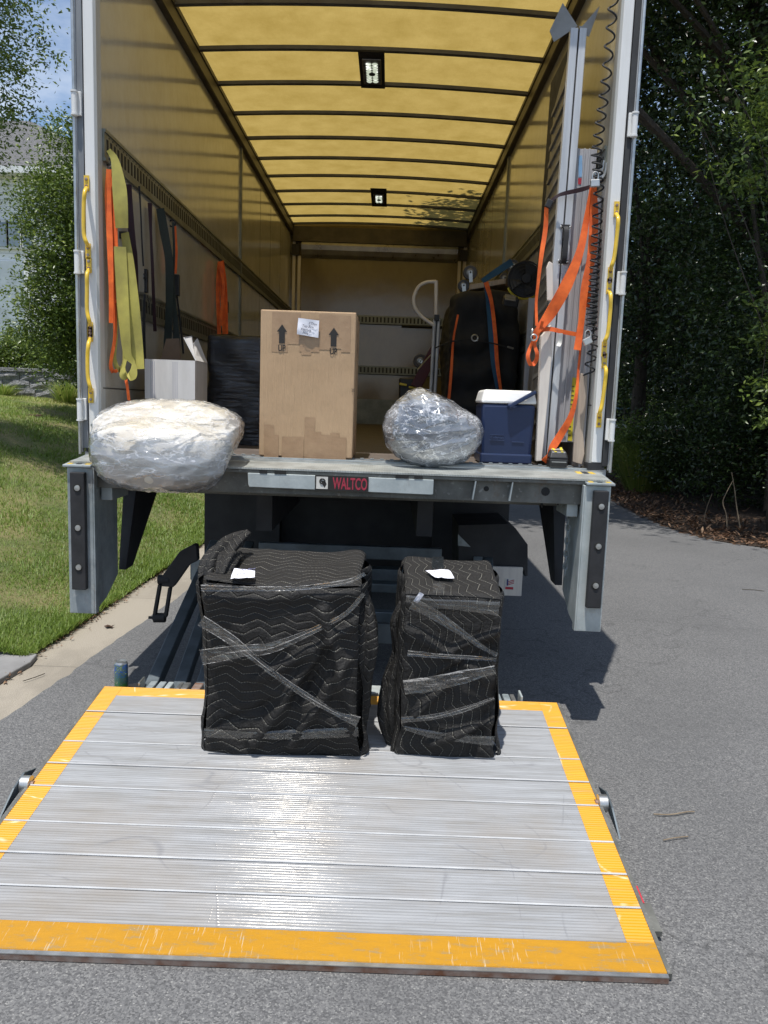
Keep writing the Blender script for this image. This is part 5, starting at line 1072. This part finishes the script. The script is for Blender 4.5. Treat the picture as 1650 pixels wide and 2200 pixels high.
# --- black film stack
Ys = 1.0; xa, xb = aY(446, 800, Ys).x, aY(572, 800, Ys).x; zt = aY(500, 722, Ys).z
BK = thing('wrapped_stack', 'dark stack wrapped in black stretch film, behind the white carton', 'wrapped stack', ((xa+xb)/2, Ys+.3, DZ+.004))
V, F, UV = surf_box(xb-xa, .5, zt-DZ-.01, .02, lambda p, f: Vector((mnoise.noise(p*6), mnoise.noise(p*6+Vector((5, 5, 5))), .5*mnoise.noise(p*5+Vector((0, 7, 0)))))*.02, r=.03); build_uv('load', V, F, UV, 'tool_black', BK, ((xa+xb)/2, Ys, DZ+.006), None)
V, F, UV = surf_box(xb-xa+.012, .512, zt-DZ-.0, .012, lambda p, f: Vector((mnoise.noise(p*6), mnoise.noise(p*6+Vector((5, 5, 5))), .5*mnoise.noise(p*5+Vector((0, 7, 0)))))*.02+Vector((0, -.006*abs(mnoise.noise(Vector((p.x*5, 0, p.z*60+p.x*12)))), 0)), r=.03); build_uv('stretch_film', V, F, UV, 'black_film', BK, ((xa+xb)/2, Ys-.006, DZ+.005), None)

# --- straps on the left wall
def strap(name, label, mat, segs, Y, cat='strap', group='straps hanging on the left wall', extra=None):
    Y = min(Y, aX(segs[0][0][0][0], segs[0][0][0][1], -1.165).y)
    T = thing(name, label, cat, tuple(aY(segs[0][0][0][0], segs[0][0][0][1], Y)), group)
    for k, (pts, wpx, dy) in enumerate(segs):
        px = (Y-CAM.y)/FPX; P = [aY(u, v, min(Y+dy+.006*math.sin(i*1.7+k), aX(u, v, -1.18).y)) for i, (u, v) in enumerate(pts)]; w_ = [q*px for q in wpx] if isinstance(wpx, (list, tuple)) else wpx*px
        wds = [(1, .35*math.sin(i*1.3+k*2), 0) for i in range(len(P))]
        MB().ribbon(P, w_, .003, wds=wds).build('webbing', mat, T, smooth=True)
    return T
def hook(T, u, v, Y, mat='zinc'):
    p = aY(u, v, Y); MB().tube(cat_rom([p+Vector(q) for q in ((0, 0, .03), (.014, 0, .02), (.012, 0, -.005), (-.006, 0, -.014), (-.014, 0, 0))], 5), .0045, 8).build('hook', mat, T, smooth=True)
T = strap('orange_strap', 'long orange webbing strap nearest the rear on the left wall', 'orange_web', [([(234, 364), (232, 420), (236, 520), (239, 620), (239, 694)], [10, 13, 12, 11, 11], 0), ([(238, 364), (244, 430), (248, 520), (253, 600), (256, 638), (250, 649), (243, 630), (239, 560), (236, 480), (236, 400)], [12, 13, 12, 8, 5, 6, 5, 7, 9, 9], .02), ([(242, 540), (245, 640), (247, 720), (238, 780), (243, 798), (252, 796)], [8, 9, 7, 7, 9, 6], .04), ([(270, 812), (274, 835), (277, 860)], 6, .04)], .13); hook(T, 234, 352, .13)
T = strap('lime_strap', 'wide faded lime yellow strap beside the orange one on the left wall', 'lime_web', [([(233, 322), (247, 345), (256, 400), (260, 450), (262, 490)], [9, 16, 28, 32, 30], .0), ([(258, 530), (262, 620), (268, 700), (274, 760), (287, 782), (284, 806), (266, 806), (266, 788), (276, 750)], [24, 27, 27, 18, 8, 20, 20, 8, 6], .01), ([(268, 500), (278, 570), (286, 660), (292, 730), (297, 793)], [18, 24, 27, 27, 26], .03), ([(252, 640), (250, 720), (246, 770), (256, 794), (266, 775), (264, 700)], [5, 6, 8, 12, 6, 6], .05)], .30)
MB().box(aY(262, 505, .29), (.05, .01, .035)).build('buckle', 'tool_black', T)
T = strap('dark_strap', 'folded dark maroon strap behind the lime yellow one', 'maroon_web', [([(275, 396), (278, 450), (285, 520), (292, 560), (294, 640), (291, 700)], [14, 15, 13, 8, 7, 6], 0)], .55); hook(T, 276, 390, .55)
T = strap('ratchet_strap', 'thin black cord with a black ratchet buckle on the left wall', 'black_web', [([(299, 400), (302, 450), (305, 520), (308, 572)], [4, 3, 3, 3], 0), ([(311, 632), (309, 700), (311, 772)], [4, 7, 6], .02), ([(316, 634), (321, 655), (318, 660)], 1.5, 0)], .72)
b = MB(); p, q = aY(308, 575, .71), aY(314, 632, .71); b.box((p+q)/2, (.035, .03, (p.z-q.z)*.9)); b.cyl(p.lerp(q, .35)-Vector((0, .03, 0)), p.lerp(q, .35)+Vector((0, .02, 0)), .017, 12); b.build('ratchet', 'tool_black', T, bevel=.004); MB().lathe(p.lerp(q, .35)-Vector((0, .035, 0)), [(.001, -.002), (.009, 0), (.009, .01)], 12, 'Y').build('spool', 'lens_bezel', T)
T = strap('maroon_strap', 'narrow maroon strap looped over the track on the left wall', 'maroon_web', [([(322, 436), (324, 500), (327, 560), (330, 640), (333, 712)], [9, 5, 6, 7, 8], 0)], .93)
T = strap('olive_strap', 'wide dark olive strap hanging into the open white carton', 'olive_web', [([(344, 448), (353, 500), (363, 560), (364, 640), (362, 700), (358, 772)], [17, 18, 16, 17, 18, 16], 0), ([(372, 478), (374, 540), (372, 600), (375, 660), (380, 740), (372, 768)], [5, 5, 6, 9, 14, 20], .04)], 1.15)
T = strap('orange_ratchet_strap', 'short orange strap with a black buckle beside the olive strap', 'orange_web', [([(376, 486), (378, 540), (377, 588)], [5, 7, 5], 0)], 1.3)
p, q = aY(378, 590, 1.28), aY(382, 636, 1.28); MB().box((p+q)/2, (.035, .03, (p.z-q.z))).build('buckle', 'tool_black', T, bevel=.004)
for (pts) in ([(380, 636), (388, 700), (394, 760)], [(376, 636), (374, 690), (372, 740)]): MB().ribbon([aY(u, v, 1.29) for u, v in pts], .012, .003).build('tail', 'black_web', T)
T = strap('orange_strap', 'bundle of orange ratchet straps hanging deep inside on the left wall', 'orange_web', [([(472, 562), (468, 620), (471, 718)], 8, 0), ([(475, 562), (478, 640), (482, 718)], 9, -.02), ([(478, 560), (485, 620), (487, 718)], 6, .02), ([(470, 565), (480, 610), (473, 700)], 6, -.04)], 2.95, group=None)
for (u, v) in ((473, 690), (487, 660)): MB().box(aY(u, v, 2.88), (.03, .04, .09)).build('ratchet', 'tool_black', T, bevel=.004)
for sxy in ((234, 345, .12), (276, 384, .5), (300, 398, .66), (345, 440, 1.05), (377, 480, 1.22), (474, 550, 2.9)):
    p = aY(*sxy[:2], sxy[2]); MB().torus((p.x-.02, p.y, p.z), .02, .005, 'Y').build('strap_ring', 'black_steel', TK, smooth=True)

# --- folding ramp at the right
RZ0, RZ1 = 1.24, 3.285
RM = thing('folding_ramp', 'tall folded aluminium loading ramp standing upright by the right wall', 'ramp', (1.02, .3, 1.24))
def sx_(z): return 1.018+(z-1.323)*(1.046-1.018)/(3.289-1.323)
for s, wd_ in ((-1, .036), (1, .034)):
    b = MB(); o1 = .0035*s; o2 = o1+wd_*s; b.hexa([(sx_(RZ0)+o1, .15, RZ0), (sx_(RZ0)+o2, .15, RZ0), (sx_(RZ0)+o2, .19, RZ0), (sx_(RZ0)+o1, .19, RZ0)], [(sx_(RZ1)+o1, .15, RZ1), (sx_(RZ1)+o2, .15, RZ1), (sx_(RZ1)+o2, .19, RZ1), (sx_(RZ1)+o1, .19, RZ1)]); b.build('side_rail', 'aluminium', RM, bevel=.003)
MB().hexa([(sx_(RZ0)-.0032, .16, RZ0), (sx_(RZ0)+.0032, .16, RZ0), (sx_(RZ0)+.0032, .8, RZ0), (sx_(RZ0)-.0032, .8, RZ0)], [(sx_(RZ1)-.0032, .16, RZ1), (sx_(RZ1)+.0032, .16, RZ1), (sx_(RZ1)+.0032, .8, RZ1), (sx_(RZ1)-.0032, .8, RZ1)]).build('seam_rubber', 'rubber', RM)
b = MB(); b.hexa([(sx_(RZ0)-.03, .19, RZ0), (sx_(RZ0)-.004, .19, RZ0), (sx_(RZ0)-.004, .72, RZ0), (sx_(RZ0)-.03, .72, RZ0)], [(sx_(3.2)-.03, .19, 3.2), (sx_(3.2)-.004, .19, 3.2), (sx_(3.2)-.004, .5, 3.05), (sx_(3.2)-.03, .5, 3.05)])
z = 1.34
while z < 3.1: b.hexa([(sx_(z)-.040, .19, z), (sx_(z)-.03, .19, z), (sx_(z)-.03, .5, z-.04), (sx_(z)-.040, .5, z-.04)], [(sx_(z)-.040, .19, z+.02), (sx_(z)-.03, .19, z+.02), (sx_(z)-.03, .5, z-.02), (sx_(z)-.040, .5, z-.02)]); z += .085
b.build('tread_panel', 'tread_metal', RM)
MB().prism([aY(u, v, .17) for u, v in ((1209, 6), (1181, 66), (1190, 90), (1241, 56))], (0, .004, 0)).build('lip_plate', 'tread_metal', RM); MB().prism([aY(u, v, .17) for u, v in ((1243, 56), (1251, 56), (1289, 12), (1266, 78), (1258, 76))], (0, .004, 0)).build('lip_plate', 'tread_metal', RM)
b = MB(); P = [(1208, 492), (1222, 492), (1221, 556), (1204, 556)]
b.ribbon([aY(1215, 488, .135), aY(1217, 500, .12), aY(1213, 550, .12), aY(1211, 562, .135)], .024, .012); b.ribbon([aY(1205, 486, .14), aY(1225, 487, .14)], .018, .01, wd=(0, 0, 1)); b.ribbon([aY(1200, 562, .14), aY(1221, 563, .14)], .018, .01, wd=(0, 0, 1)); h = b.build('carry_handle', 'rubber', RM, bevel=.002)
b = MB()
for (u, v) in ((1205, 487), (1225, 488), (1200, 560), (1219, 563)): b.lathe(aY(u, v, .133), [(.006, 0), (.006, -.003), (.001, -.005)], 10, 'Y')
b.build('bolt', 'zinc', h)
# flat ramp sheet with stickers
SH = thing('metal_panel', 'grey channelled metal sheet with a yellow label, right of the folded ramp', 'panel', (1.12, .22, 1.32))
b = MB(); z0, z1 = 1.322, 2.757; xl0, xl1, xr0, xr1 = 1.062, 1.088, 1.166, 1.18
b.hexa([(xl0, .205, z0), (xr0, .205, z0), (xr0, .225, z0), (xl0, .225, z0)], [(xl1, .205, z1), (xr1, .205, z1), (xr1, .225, z1), (xl1, .225, z1)])
for f in (.02, .36, .62, .97): x_, X_ = xl0+(xr0-xl0)*f, xl1+(xr1-xl1)*f; b.hexa([(x_-.004, .196, z0), (x_+.004, .196, z0), (x_+.004, .2045, z0), (x_-.004, .2045, z0)], [(X_-.004, .196, z1), (X_+.004, .196, z1), (X_+.004, .2045, z1), (X_-.004, .2045, z1)])
b.build('sheet', 'ramp_metal', SH, bevel=.001)
for (u0, v0, u1, v1, mt, nm) in ((1243, 334, 1251, 380, 'sticker_blue', 'blue_sticker'), (1242, 383, 1250, 396, 'flag_red', 'red_sticker')):
    q = [aY(u, v, .203) for u, v in ((u0, v1), (u1, v1), (u1, v0), (u0, v0))]; MB().prism(q, (0, .0008, 0)).build(nm, mt, SH)
q = [aY(u, v, .202) for u, v in ((1217, 946), (1229, 948), (1238, 812), (1229, 810))]; YL = MB().prism(q, (0, .0008, 0)).build('yellow_label', 'tool_yellow', SH)
b = MB(); 
for k in range(12): p = q[0].lerp(q[3], .08+.07*k).lerp(q[1].lerp(q[2], .08+.07*k), .2); b.bx(p.x, p.x+.012, .2005, .2015, p.z, p.z+.004)
b.build('label_text', 'ink', YL)
tag(MB().prism([aY(u, v, .11) for u, v in ((1163, 722), (1184, 697), (1186, 760), (1177, 860), (1164, 990), (1152, 991), (1158, 850))], (0, .045, 0)).build('cream_plank', 'cream_board', bevel=.003), 'cream painted plank standing between the cooler and the ramp', 'plank')
tag(MB().prism([aY(u, v, .13) for u, v in ((1176, 645), (1174, 575), (1180, 561), (1188, 566), (1189, 640), (1185, 646))], (0, .02, 0)).build('pale_bracket', 'cream_board', bevel=.003), 'pale upright bracket with a rounded top above the cream plank', 'bracket')
tag(MB().prism([aY(u, v, .08) for u, v in ((1231, 992), (1236, 900), (1243, 800), (1262, 806), (1261, 860), (1253, 930), (1256, 975), (1250, 998))], (0, .018, 0)).build('worn_board', 'pale_wood', bevel=.002), 'worn bare wooden board with a ragged right edge by the right post', 'board')
tag(MB().bx(1.17, 1.195, .09, .5, DZ+.002, 2.5).build('lining_board', 'ramp_metal', bevel=.003), 'grey scuffed lining board against the right wall behind the coiled hose', 'board')
# coiled hose
def hose():
    kn = [(-40, 1322), (170, 1302), (330, 1281), (400, 1287), (560, 1279), (700, 1270), (740, 1276), (808, 1264)]
    per = [(-40, 40), (140, 40), (170, 32), (300, 26), (330, 16), (395, 14), (400, 27), (500, 20), (600, 13), (690, 11), (715, 20), (808, 27)]
    it = lambda T_, v: next((a[1]+(b_[1]-a[1])*(v-a[0])/(b_[0]-a[0]) for a, b_ in zip(T_, T_[1:]) if a[0] <= v <= b_[0]), T_[-1][1])
    P = []; v = -40; ph = 0; st = 1.0
    while v < 808:
        per_ = it(per, v); st = per_/14; c = aY(it(kn, v), v, .012); r = .021 if v < 150 else .022 if v < 660 else .025
        P.append(c+Vector((r*math.cos(ph), r*.6*math.sin(ph), 0))); ph += 6.2832*st/per_; v += st
    return P
tag(MB().tube(hose(), .0045, 6).build('coiled_hose', 'rubber', smooth=True), 'black coiled air hose hanging along the right door post', 'hose')
for i, (u, v, lab) in enumerate(((1278, 394, 'silver padlock hanging on the upper chrome hasp, right side'), (1262, 733, 'silver padlock lying aslant at the lower end of the coiled hose'))):
    p = aY(u, v, -.022); T = thing('padlock', lab, 'padlock', p, 'padlocks by the right post'); r_ = (0, -.1 if i == 0 else -.5, 0)
    MB().box(p, (.042, .02, .034), None, r_).build('body', 'zinc', T, bevel=.004); MB().tube(cat_rom([p+Vector(q) for q in ((-.013, 0, .015), (-.013, 0, .04), (0, 0, .052), (.013, 0, .04), (.013, 0, .015))], 5), .0035, 8).build('shackle', 'zinc', T, smooth=True)
b = MB(); P = [aY(u, v, .05) for u, v in ((1298, 345), (1294, 365), (1284, 378), (1290, 385), (1300, 372), (1303, 350))]; b.tube(cat_rom(P, 5), .006, 8); b.torus(aY(1287, 372, .05), .018, .005, 'Y'); tag(b.build('door_hasp', 'zinc', smooth=True), 'chrome hasp and ring behind the upper padlock', 'hasp')
# orange straps right
OR = thing('orange_strap', 'orange webbing strap slung in long loops across the folded ramp', 'strap', tuple(aY(1278, 400, .08)))
def orb(pts, w, Y=.08, mat='orange_web', nm='webbing', T=OR):
    px = (Y-CAM.y)/FPX; P = [aY(u, v, Y+.008*math.sin(i*2.1)) for i, (u, v) in enumerate(pts)]; ws = [q*px for q in w] if isinstance(w, (list, tuple)) else w*px; h_ = abs(P[-1].x-P[0].x) > abs(P[-1].z-P[0].z)*1.2
    MB().ribbon(P, ws, .003, wds=[((0, .15*math.sin(i*1.9), 1) if h_ else (1, .3*math.sin(i*1.9), 0)) for i in range(len(P))]).build(nm, mat, T, smooth=True)
orb([(1272, 395), (1262, 460), (1246, 540), (1218, 610), (1186, 668), (1158, 706), (1144, 722)], [6, 12, 16, 25, 26, 14, 8], .07)
orb([(1277, 395), (1276, 470), (1271, 550), (1256, 620), (1249, 690), (1240, 752)], [8, 20, 18, 16, 14, 15], .05)
orb([(1279, 470), (1270, 580), (1263, 660)], [10, 12, 7], .09)
orb([(1150, 712), (1180, 707), (1210, 713), (1242, 719)], 9, .075)
orb([(1174, 445), (1172, 490), (1163, 550), (1156, 610), (1152, 650), (1153, 700)], [8, 10, 9, 6, 6, 6], .10)
orb([(1152, 722), (1141, 742), (1134, 765), (1141, 784), (1151, 776), (1154, 760), (1149, 740), (1158, 715), (1166, 690)], [6, 7, 8, 9, 9, 8, 6, 6, 6], .06)
OS = thing('orange_strap', 'thin orange strap running down to the floor beside the black battery tool', 'strap', tuple(aY(1172, 988, .03)))
orb([(1248, 740), (1243, 790), (1238, 850), (1226, 895), (1207, 930), (1188, 960), (1180, 978), (1168, 992)], [4, 5, 7, 12, 17, 16, 10, 14], .06, T=OS)
BS_ = thing('black_strap', 'dark strap pulled across the top of the orange straps with a plastic buckle', 'strap', tuple(aY(1178, 440, .1)))
orb([(1176, 438), (1198, 421), (1215, 415), (1250, 407), (1284, 396)], [6, 6, 8, 9, 6], .11, 'maroon_web', T=BS_); MB().box(aY(1179, 438, .1), (.03, .02, .04), None, (0, .4, 0)).build('buckle', 'tool_black', BS_, bevel=.004)
orb([(1205, 716), (1203, 735), (1199, 744)], [8, 9, 8], .06, 'white_web', T=OR, nm='white_tail')
b = MB(); b.torus(aY(1147, 725, .05), .014, .004, 'Y'); b.torus(aY(1143, 712, .06), .012, .004, 'X'); b.build('steel_ring', 'zinc', OR, smooth=True)
# battery tool
BT = thing('battery_tool', 'small black and grey battery unit with yellow stripes on the sill edge', 'battery', tuple(aZ(1200, 1000, 1.2))); p = aZ(1200, 998, 1.2); p = Vector((aY(1200, 985, -.0).x, 0.0, 1.202))
bb = MB().hexa([p+Vector(q) for q in ((-.042, -.01, 0), (.042, -.01, 0), (.042, .09, 0), (-.042, .09, 0))], [p+Vector(q) for q in ((-.047, -.015, .045), (.047, -.015, .045), (.047, .09, .045), (-.047, .09, .045))]).build('base', 'tool_black', BT, bevel=.008)
MB().hexa([p+Vector(q) for q in ((-.047, -.015, .046), (.047, -.015, .046), (.047, .09, .046), (-.047, .09, .046))], [p+Vector(q) for q in ((-.036, .005, .085), (.036, .005, .085), (.036, .08, .088), (-.036, .08, .088))]).build('top_shell', 'tool_black', BT, bevel=.008)
MB().hexa([p+Vector(q) for q in ((-.033, -.002, .072), (.033, -.002, .072), (.03, .07, .0895), (-.03, .07, .0895))], [p+Vector(q) for q in ((-.033, -.001, .078), (.033, -.001, .078), (.03, .07, .095), (-.03, .07, .095))]).build('cap', 'tool_grey', BT, bevel=.003)
for sx in (-1, 1): MB().hexa([p+Vector(q) for q in ((sx*.016-.006, -.003, .077), (sx*.016+.006, -.003, .077), (sx*.022+.006, .07, .0965), (sx*.022-.006, .07, .0965))], [p+Vector(q) for q in ((sx*.016-.006, -.003, .079), (sx*.016+.006, -.003, .079), (sx*.022+.006, .07, .0985), (sx*.022-.006, .07, .0985))]).build('yellow_stripe', 'tool_yellow', BT)
MB().bx(p.x-.036, p.x+.036, -.0175, -.0155, p.z+.028, p.z+.032).build('seam_line', 'zinc', BT)

# --- deep interior, right
Yh = 2.5; HT = thing('hand_truck', 'aluminium hand truck with a curved D-shaped handle', 'hand truck', (aY(938, 850, Yh).x, Yh, DZ+.004))
P = cat_rom([aY(u, v, Yh) for u, v in ((937, 605), (915, 607), (898, 618), (889, 642), (893, 664), (908, 682), (934, 700))], 6); MB().tube(P, .0145, 10).build('loop_handle', 'cream_board', HT, smooth=True)
MB().tube([aY(937, 603, Yh), aY(937, 682, Yh)], .0155, 10).build('handle_tube', 'cream_board', HT, smooth=True)
for u in (933.5, 943): t = aY(u, 686, Yh); bt = Vector((t.x-.01, Yh, DZ+.05)); MB().tube([t, bt], .013, 10).build('frame_rail', 'seam_bright', HT, smooth=True)
t = aY(938, 686, Yh); MB().bx(t.x-.012, t.x+.008, Yh+.004, Yh+.02, DZ+.05, t.z).build('rail_web', 'tool_black', HT); MB().box((t.x, Yh-.005, t.z+.01), (.04, .03, .05)).build('clamp', 'tool_black', HT, bevel=.004); MB().bx(t.x-.16, t.x+.12, Yh-.2, Yh, DZ+.006, DZ+.014).build('toe_plate', 'zinc', HT)
for sx in (-1, 1): MB().lathe((t.x+sx*.14, Yh+.08, DZ+.105), [(.03, -.02), (.09, -.022), (.1, 0), (.09, .022), (.03, .02)], 22, 'X').build('wheel', 'tyre', HT, smooth=True)
# covered stack
Yk = 2.05; KS = thing('covered_stack', 'tall black-covered stack of goods strapped to the right wall', 'covered stack', (.9, Yk+.3, DZ+.004)); zt = aY(1040, 622, Yk).z; xa = aY(964, 760, Yk).x
V, F, UV = surf_box(1.15-xa, .9, zt-DZ-.01, .016, lambda p, f: Vector((.05*mnoise.noise(p*3+Vector((1, 4, 2)))+(.09*max(0, p.z/1.1-.62) if p.x < 0 else 0)+.012*mnoise.noise(Vector((p.x*8, p.y*8, p.z*22))), -.03*abs(mnoise.noise(Vector((p.x*9, 1, p.z*3+p.x*4))))-.03*mnoise.noise(p*5), .035*mnoise.noise(Vector((p.x*4, p.y*4, 3)))))+Vector((0, -.018*math.sin(p.z*26+3*mnoise.noise(p*3)), 0)), r=.06)
build_uv('cover', V, F, UV, 'black_cloth', KS, ((1.15+xa)/2, Yk, DZ+.006), None)
for (mt, lab, pts, w, Y) in (('blue_web', 'blue strap over the covered stack', [(1042, 606), (1050, 650), (1056, 720), (1060, 780), (1068, 835)], [6, 12, 13, 10, 6], Yk-.06), ('orange_web', 'orange strap beside the blue one over the covered stack', [(1044, 606), (1056, 650), (1064, 720), (1068, 780), (1076, 840)], [10, 8, 8, 8, 6], Yk-.075), ('orange_web', 'narrow orange strap down the left edge of the covered stack', [(984, 676), (974, 730), (970, 790), (966, 840), (962, 872)], [4, 4, 6, 6, 6], Yk-.05)):
    T = thing('stack_strap', lab, 'strap', tuple(aY(*pts[-1], Y))); orb(pts, w, Y, mt, T=T)
T = thing('stack_strap', 'dark blue strap rising from the covered stack to the right wall track', 'strap', tuple(aY(1040, 602, Yk))); orb([(1036, 604), (1065, 585), (1100, 562)], [10, 14, 14], Yk-.03, 'blue_web', T=T)
T = thing('bungee_cord', 'thin black cord stretched from the hand truck across the covered stack', 'cord', tuple(aY(935, 745, 1.9))); MB().tube([aY(u, v, 1.93) for u, v in ((934, 748), (966, 734), (1010, 728), (1060, 738), (1100, 748))], .005, 6).build('cord', 'black_web', T); MB().tube([aY(1090, 745, 1.92), aY(1103, 749, 1.92)], .007, 8).build('cord_hook', 'zinc', T)
T = thing('carabiner', 'small metal clip on the black cord in front of the covered stack', 'clip', tuple(aY(1022, 726, 1.9))); MB().torus(aY(1020, 726, 1.9), .022, .005, 'Y').build('ring', 'zinc', T, smooth=True); MB().torus(aY(1026, 728, 1.9), .014, .004, 'X').build('ring', 'zinc', T, smooth=True)
# furniture dolly upside down on the stack
FD = thing('furniture_dolly', 'upturned furniture dolly with grey casters lying on top of the covered stack', 'dolly', tuple(aY(1050, 615, 2.4)))
p, q = aY(1008, 616, 2.4), aY(1115, 598, 2.4); b = MB(); b.hexa([(p.x, 2.35, p.z-.03), (q.x, 2.35, q.z-.03), (q.x, 2.9, q.z-.03), (p.x, 2.9, p.z-.03)], [(p.x, 2.35, p.z+.01), (q.x, 2.35, q.z+.01), (q.x, 2.9, q.z+.01), (p.x, 2.9, p.z+.01)]); b.build('deck_board', 'pale_wood', FD, bevel=.004)
def caster(T, u, v, Y, rpx, tilt=.15, zb=None, dirv=(0.12, -1)):
    c = aY(u, v, Y); r = rpx*(Y-CAM.y)/FPX; w = MB().lathe(c, [(r*.45, -.016), (r*.92, -.017), (r, -.008), (r, .008), (r*.92, .017), (r*.45, .016)], 28, 'Y').build('caster_wheel', 'caster_grey', T, smooth=True)
    MB().lathe(c, [(.004, -.02), (r*.5, -.018), (r*.55, -.0165)], 18, 'Y').build('hub', 'lens_bezel', w, smooth=True)
    d = Vector((dirv[0], 0, dirv[1])).normalized(); MB().ribbon([c-d*.012, c+d*r*1.35], .028, .003, wd=(1, 0, .1), smooth=1).build('fork', 'zinc', T).location += Vector((0, -.024, 0)); MB().lathe(c-Vector((0, .028, 0)), [(.007, .002), (.007, -.003), (.001, -.004)], 10, 'Y').build('axle_bolt', 'tool_black', T)
caster(FD, 1010, 586, 2.38, 15); caster(FD, 996, 614, 2.42, 12.5, dirv=(.1, -1)); caster(FD, 1101, 572, 2.38, 14, dirv=(.1, -1)); caster(FD, 1084, 598, 2.6, 11)
RD = thing('red_hand_truck', 'dark red hand truck leaning back with one grey wheel showing', 'hand truck', tuple(aY(905, 830, 3.6)))
b = MB(); b.ribbon([aY(938, 748, 3.5), aY(925, 770, 3.5), aY(893, 832, 3.5)], .10, .05, smooth=3); b.build('frame', 'red_steel', RD, bevel=.004); caster(RD, 903, 776, 3.55, 15, dirv=(1, -.6)); MB().tube([aY(897, 795, 3.48), aY(926, 762, 3.48)], .008, 8).build('brace', 'zinc', RD)
BC = thing('black_crate', 'low black crate with yellow hand grips near the front wall', 'crate', tuple(aY(880, 850, 3.6))); p, q = aY(858, 812, 3.6), aY(895, 850, 3.6); MB().hexa([(p.x+.02, 3.6, DZ+.006), (q.x, 3.6, DZ+.006), (q.x, 4.0, DZ+.006), (p.x+.02, 4.0, DZ+.006)], [(p.x, 3.6, p.z), (q.x, 3.6, p.z), (q.x, 4.0, p.z), (p.x, 4.0, p.z)]).build('body', 'tool_black', BC, bevel=.01)
for (u, v) in ((866, 826), (886, 833)): c = aY(u, v, 3.58); MB().box(c, (.07, .02, .02), None, (0, .15, 0)).build('grip', 'tool_yellow', BC, bevel=.004)
a, c = aY(863, 700, LN-.05), aY(1000, 705, LN-.05); tag(MB().cyl(a, c, .018, 10).build('cargo_bar', 'tool_black', smooth=True), 'dark cargo bar resting across the front wall below the upper track', 'bar')
# fan and battery
FN = thing('fan', 'black round floor fan with wire guard beside the ramp', 'fan', tuple(aY(1130, 650, 1.55))); c = aY(1129, 600, 1.55); R1 = 36*(1.55-CAM.y)/FPX
for k, rr in enumerate((1, .8, .6, .4, .2)): MB().torus(c+Vector((0, -.03*(1-rr), 0)), R1*rr, .002 if k else .006, 'Y', seg=32).build('guard_ring', 'tool_black', FN, smooth=True)
b = MB(); b.lathe(c+Vector((0, .03, 0)), [(R1, 0), (R1*1.02, .08), (R1*.7, .14), (.03, .15)], 28, 'Y'); b.build('housing', 'tool_black', FN, smooth=True); MB().lathe(c-Vector((0, .035, 0)), [(.001, -.01), (.03, -.008), (.032, .01)], 16, 'Y').build('hub_cap', 'rubber', FN)
for k in range(4): an = k*1.571+.4; d = Vector((math.cos(an), 0, math.sin(an))); e_ = Vector((-d.z, 0, d.x)); MB().add([c+d*.03+e_*.01, c+d*R1*.9+e_*.03, c+d*R1*.85-e_*.04+Vector((0, .03, 0)), c+d*.03-e_*.015+Vector((0, .02, 0))], [(0, 1, 2, 3)]).build('blade', 'tool_black', FN)
MB().tube([c+Vector((R1*1.05*math.cos(a), .03, R1*1.05*math.sin(a))) for a in np.linspace(3.6, 5.9, 18)], .009, 8).build('stand', 'tool_yellow', FN, smooth=True)
p = aY(1097, 648, 1.5); BP = thing('battery_pack', 'black battery pack with a pale top hanging beside the fan', 'battery', tuple(p)); MB().box(p, (.10, .09, .06), None, (.3, .1, 0)).build('case', 'tool_black', BP, bevel=.01); MB().box(p+Vector((-.008, -.036, .020)), (.07, .06, .008), None, (.75, .1, 0)).build('top_plate', 'lens_bezel', BP, bevel=.002)
a, c = aY(1133, 700, 1.4), aY(1145, 850, 1.4); tag(MB().bx(a.x, c.x, 1.4, 1.43, DZ+.004, aY(1138, 640, 1.4).z).build('pale_panel_edge', 'ramp_metal'), 'pale narrow panel edge standing behind the fan and cooler', 'panel')
# soda can
p = aY(260, 1420, -.40); r = 14.8*(-.40-CAM.y)/FPX; z0 = .1335; H = p.z-z0
CN = thing('drink_can', 'green and blue drink can standing on the heel plate behind the platform corner', 'can', (p.x, -.40, z0))
MB().lathe((p.x, -.40, z0), [(r*.78, 0), (r*.98, H*.06), (r, H*.1), (r, H*.88), (r*.97, H*.92)], 28).build('can_body', 'can_art', CN, smooth=True); MB().lathe((p.x, -.40, z0), [(r*.97, H*.921), (r*.82, H*.985), (r*.84, H), (r*.80, H), (r*.78, H*.975), (.001, H*.97)], 28).build('can_top', 'zinc', CN, smooth=True); MB().box((p.x, -.41, z0+H*.975), (.016, .02, .002)).build('tab', 'zinc', CN)
# tidy
for o in bpy.data.objects:
    if '_w' in o: del o['_w']
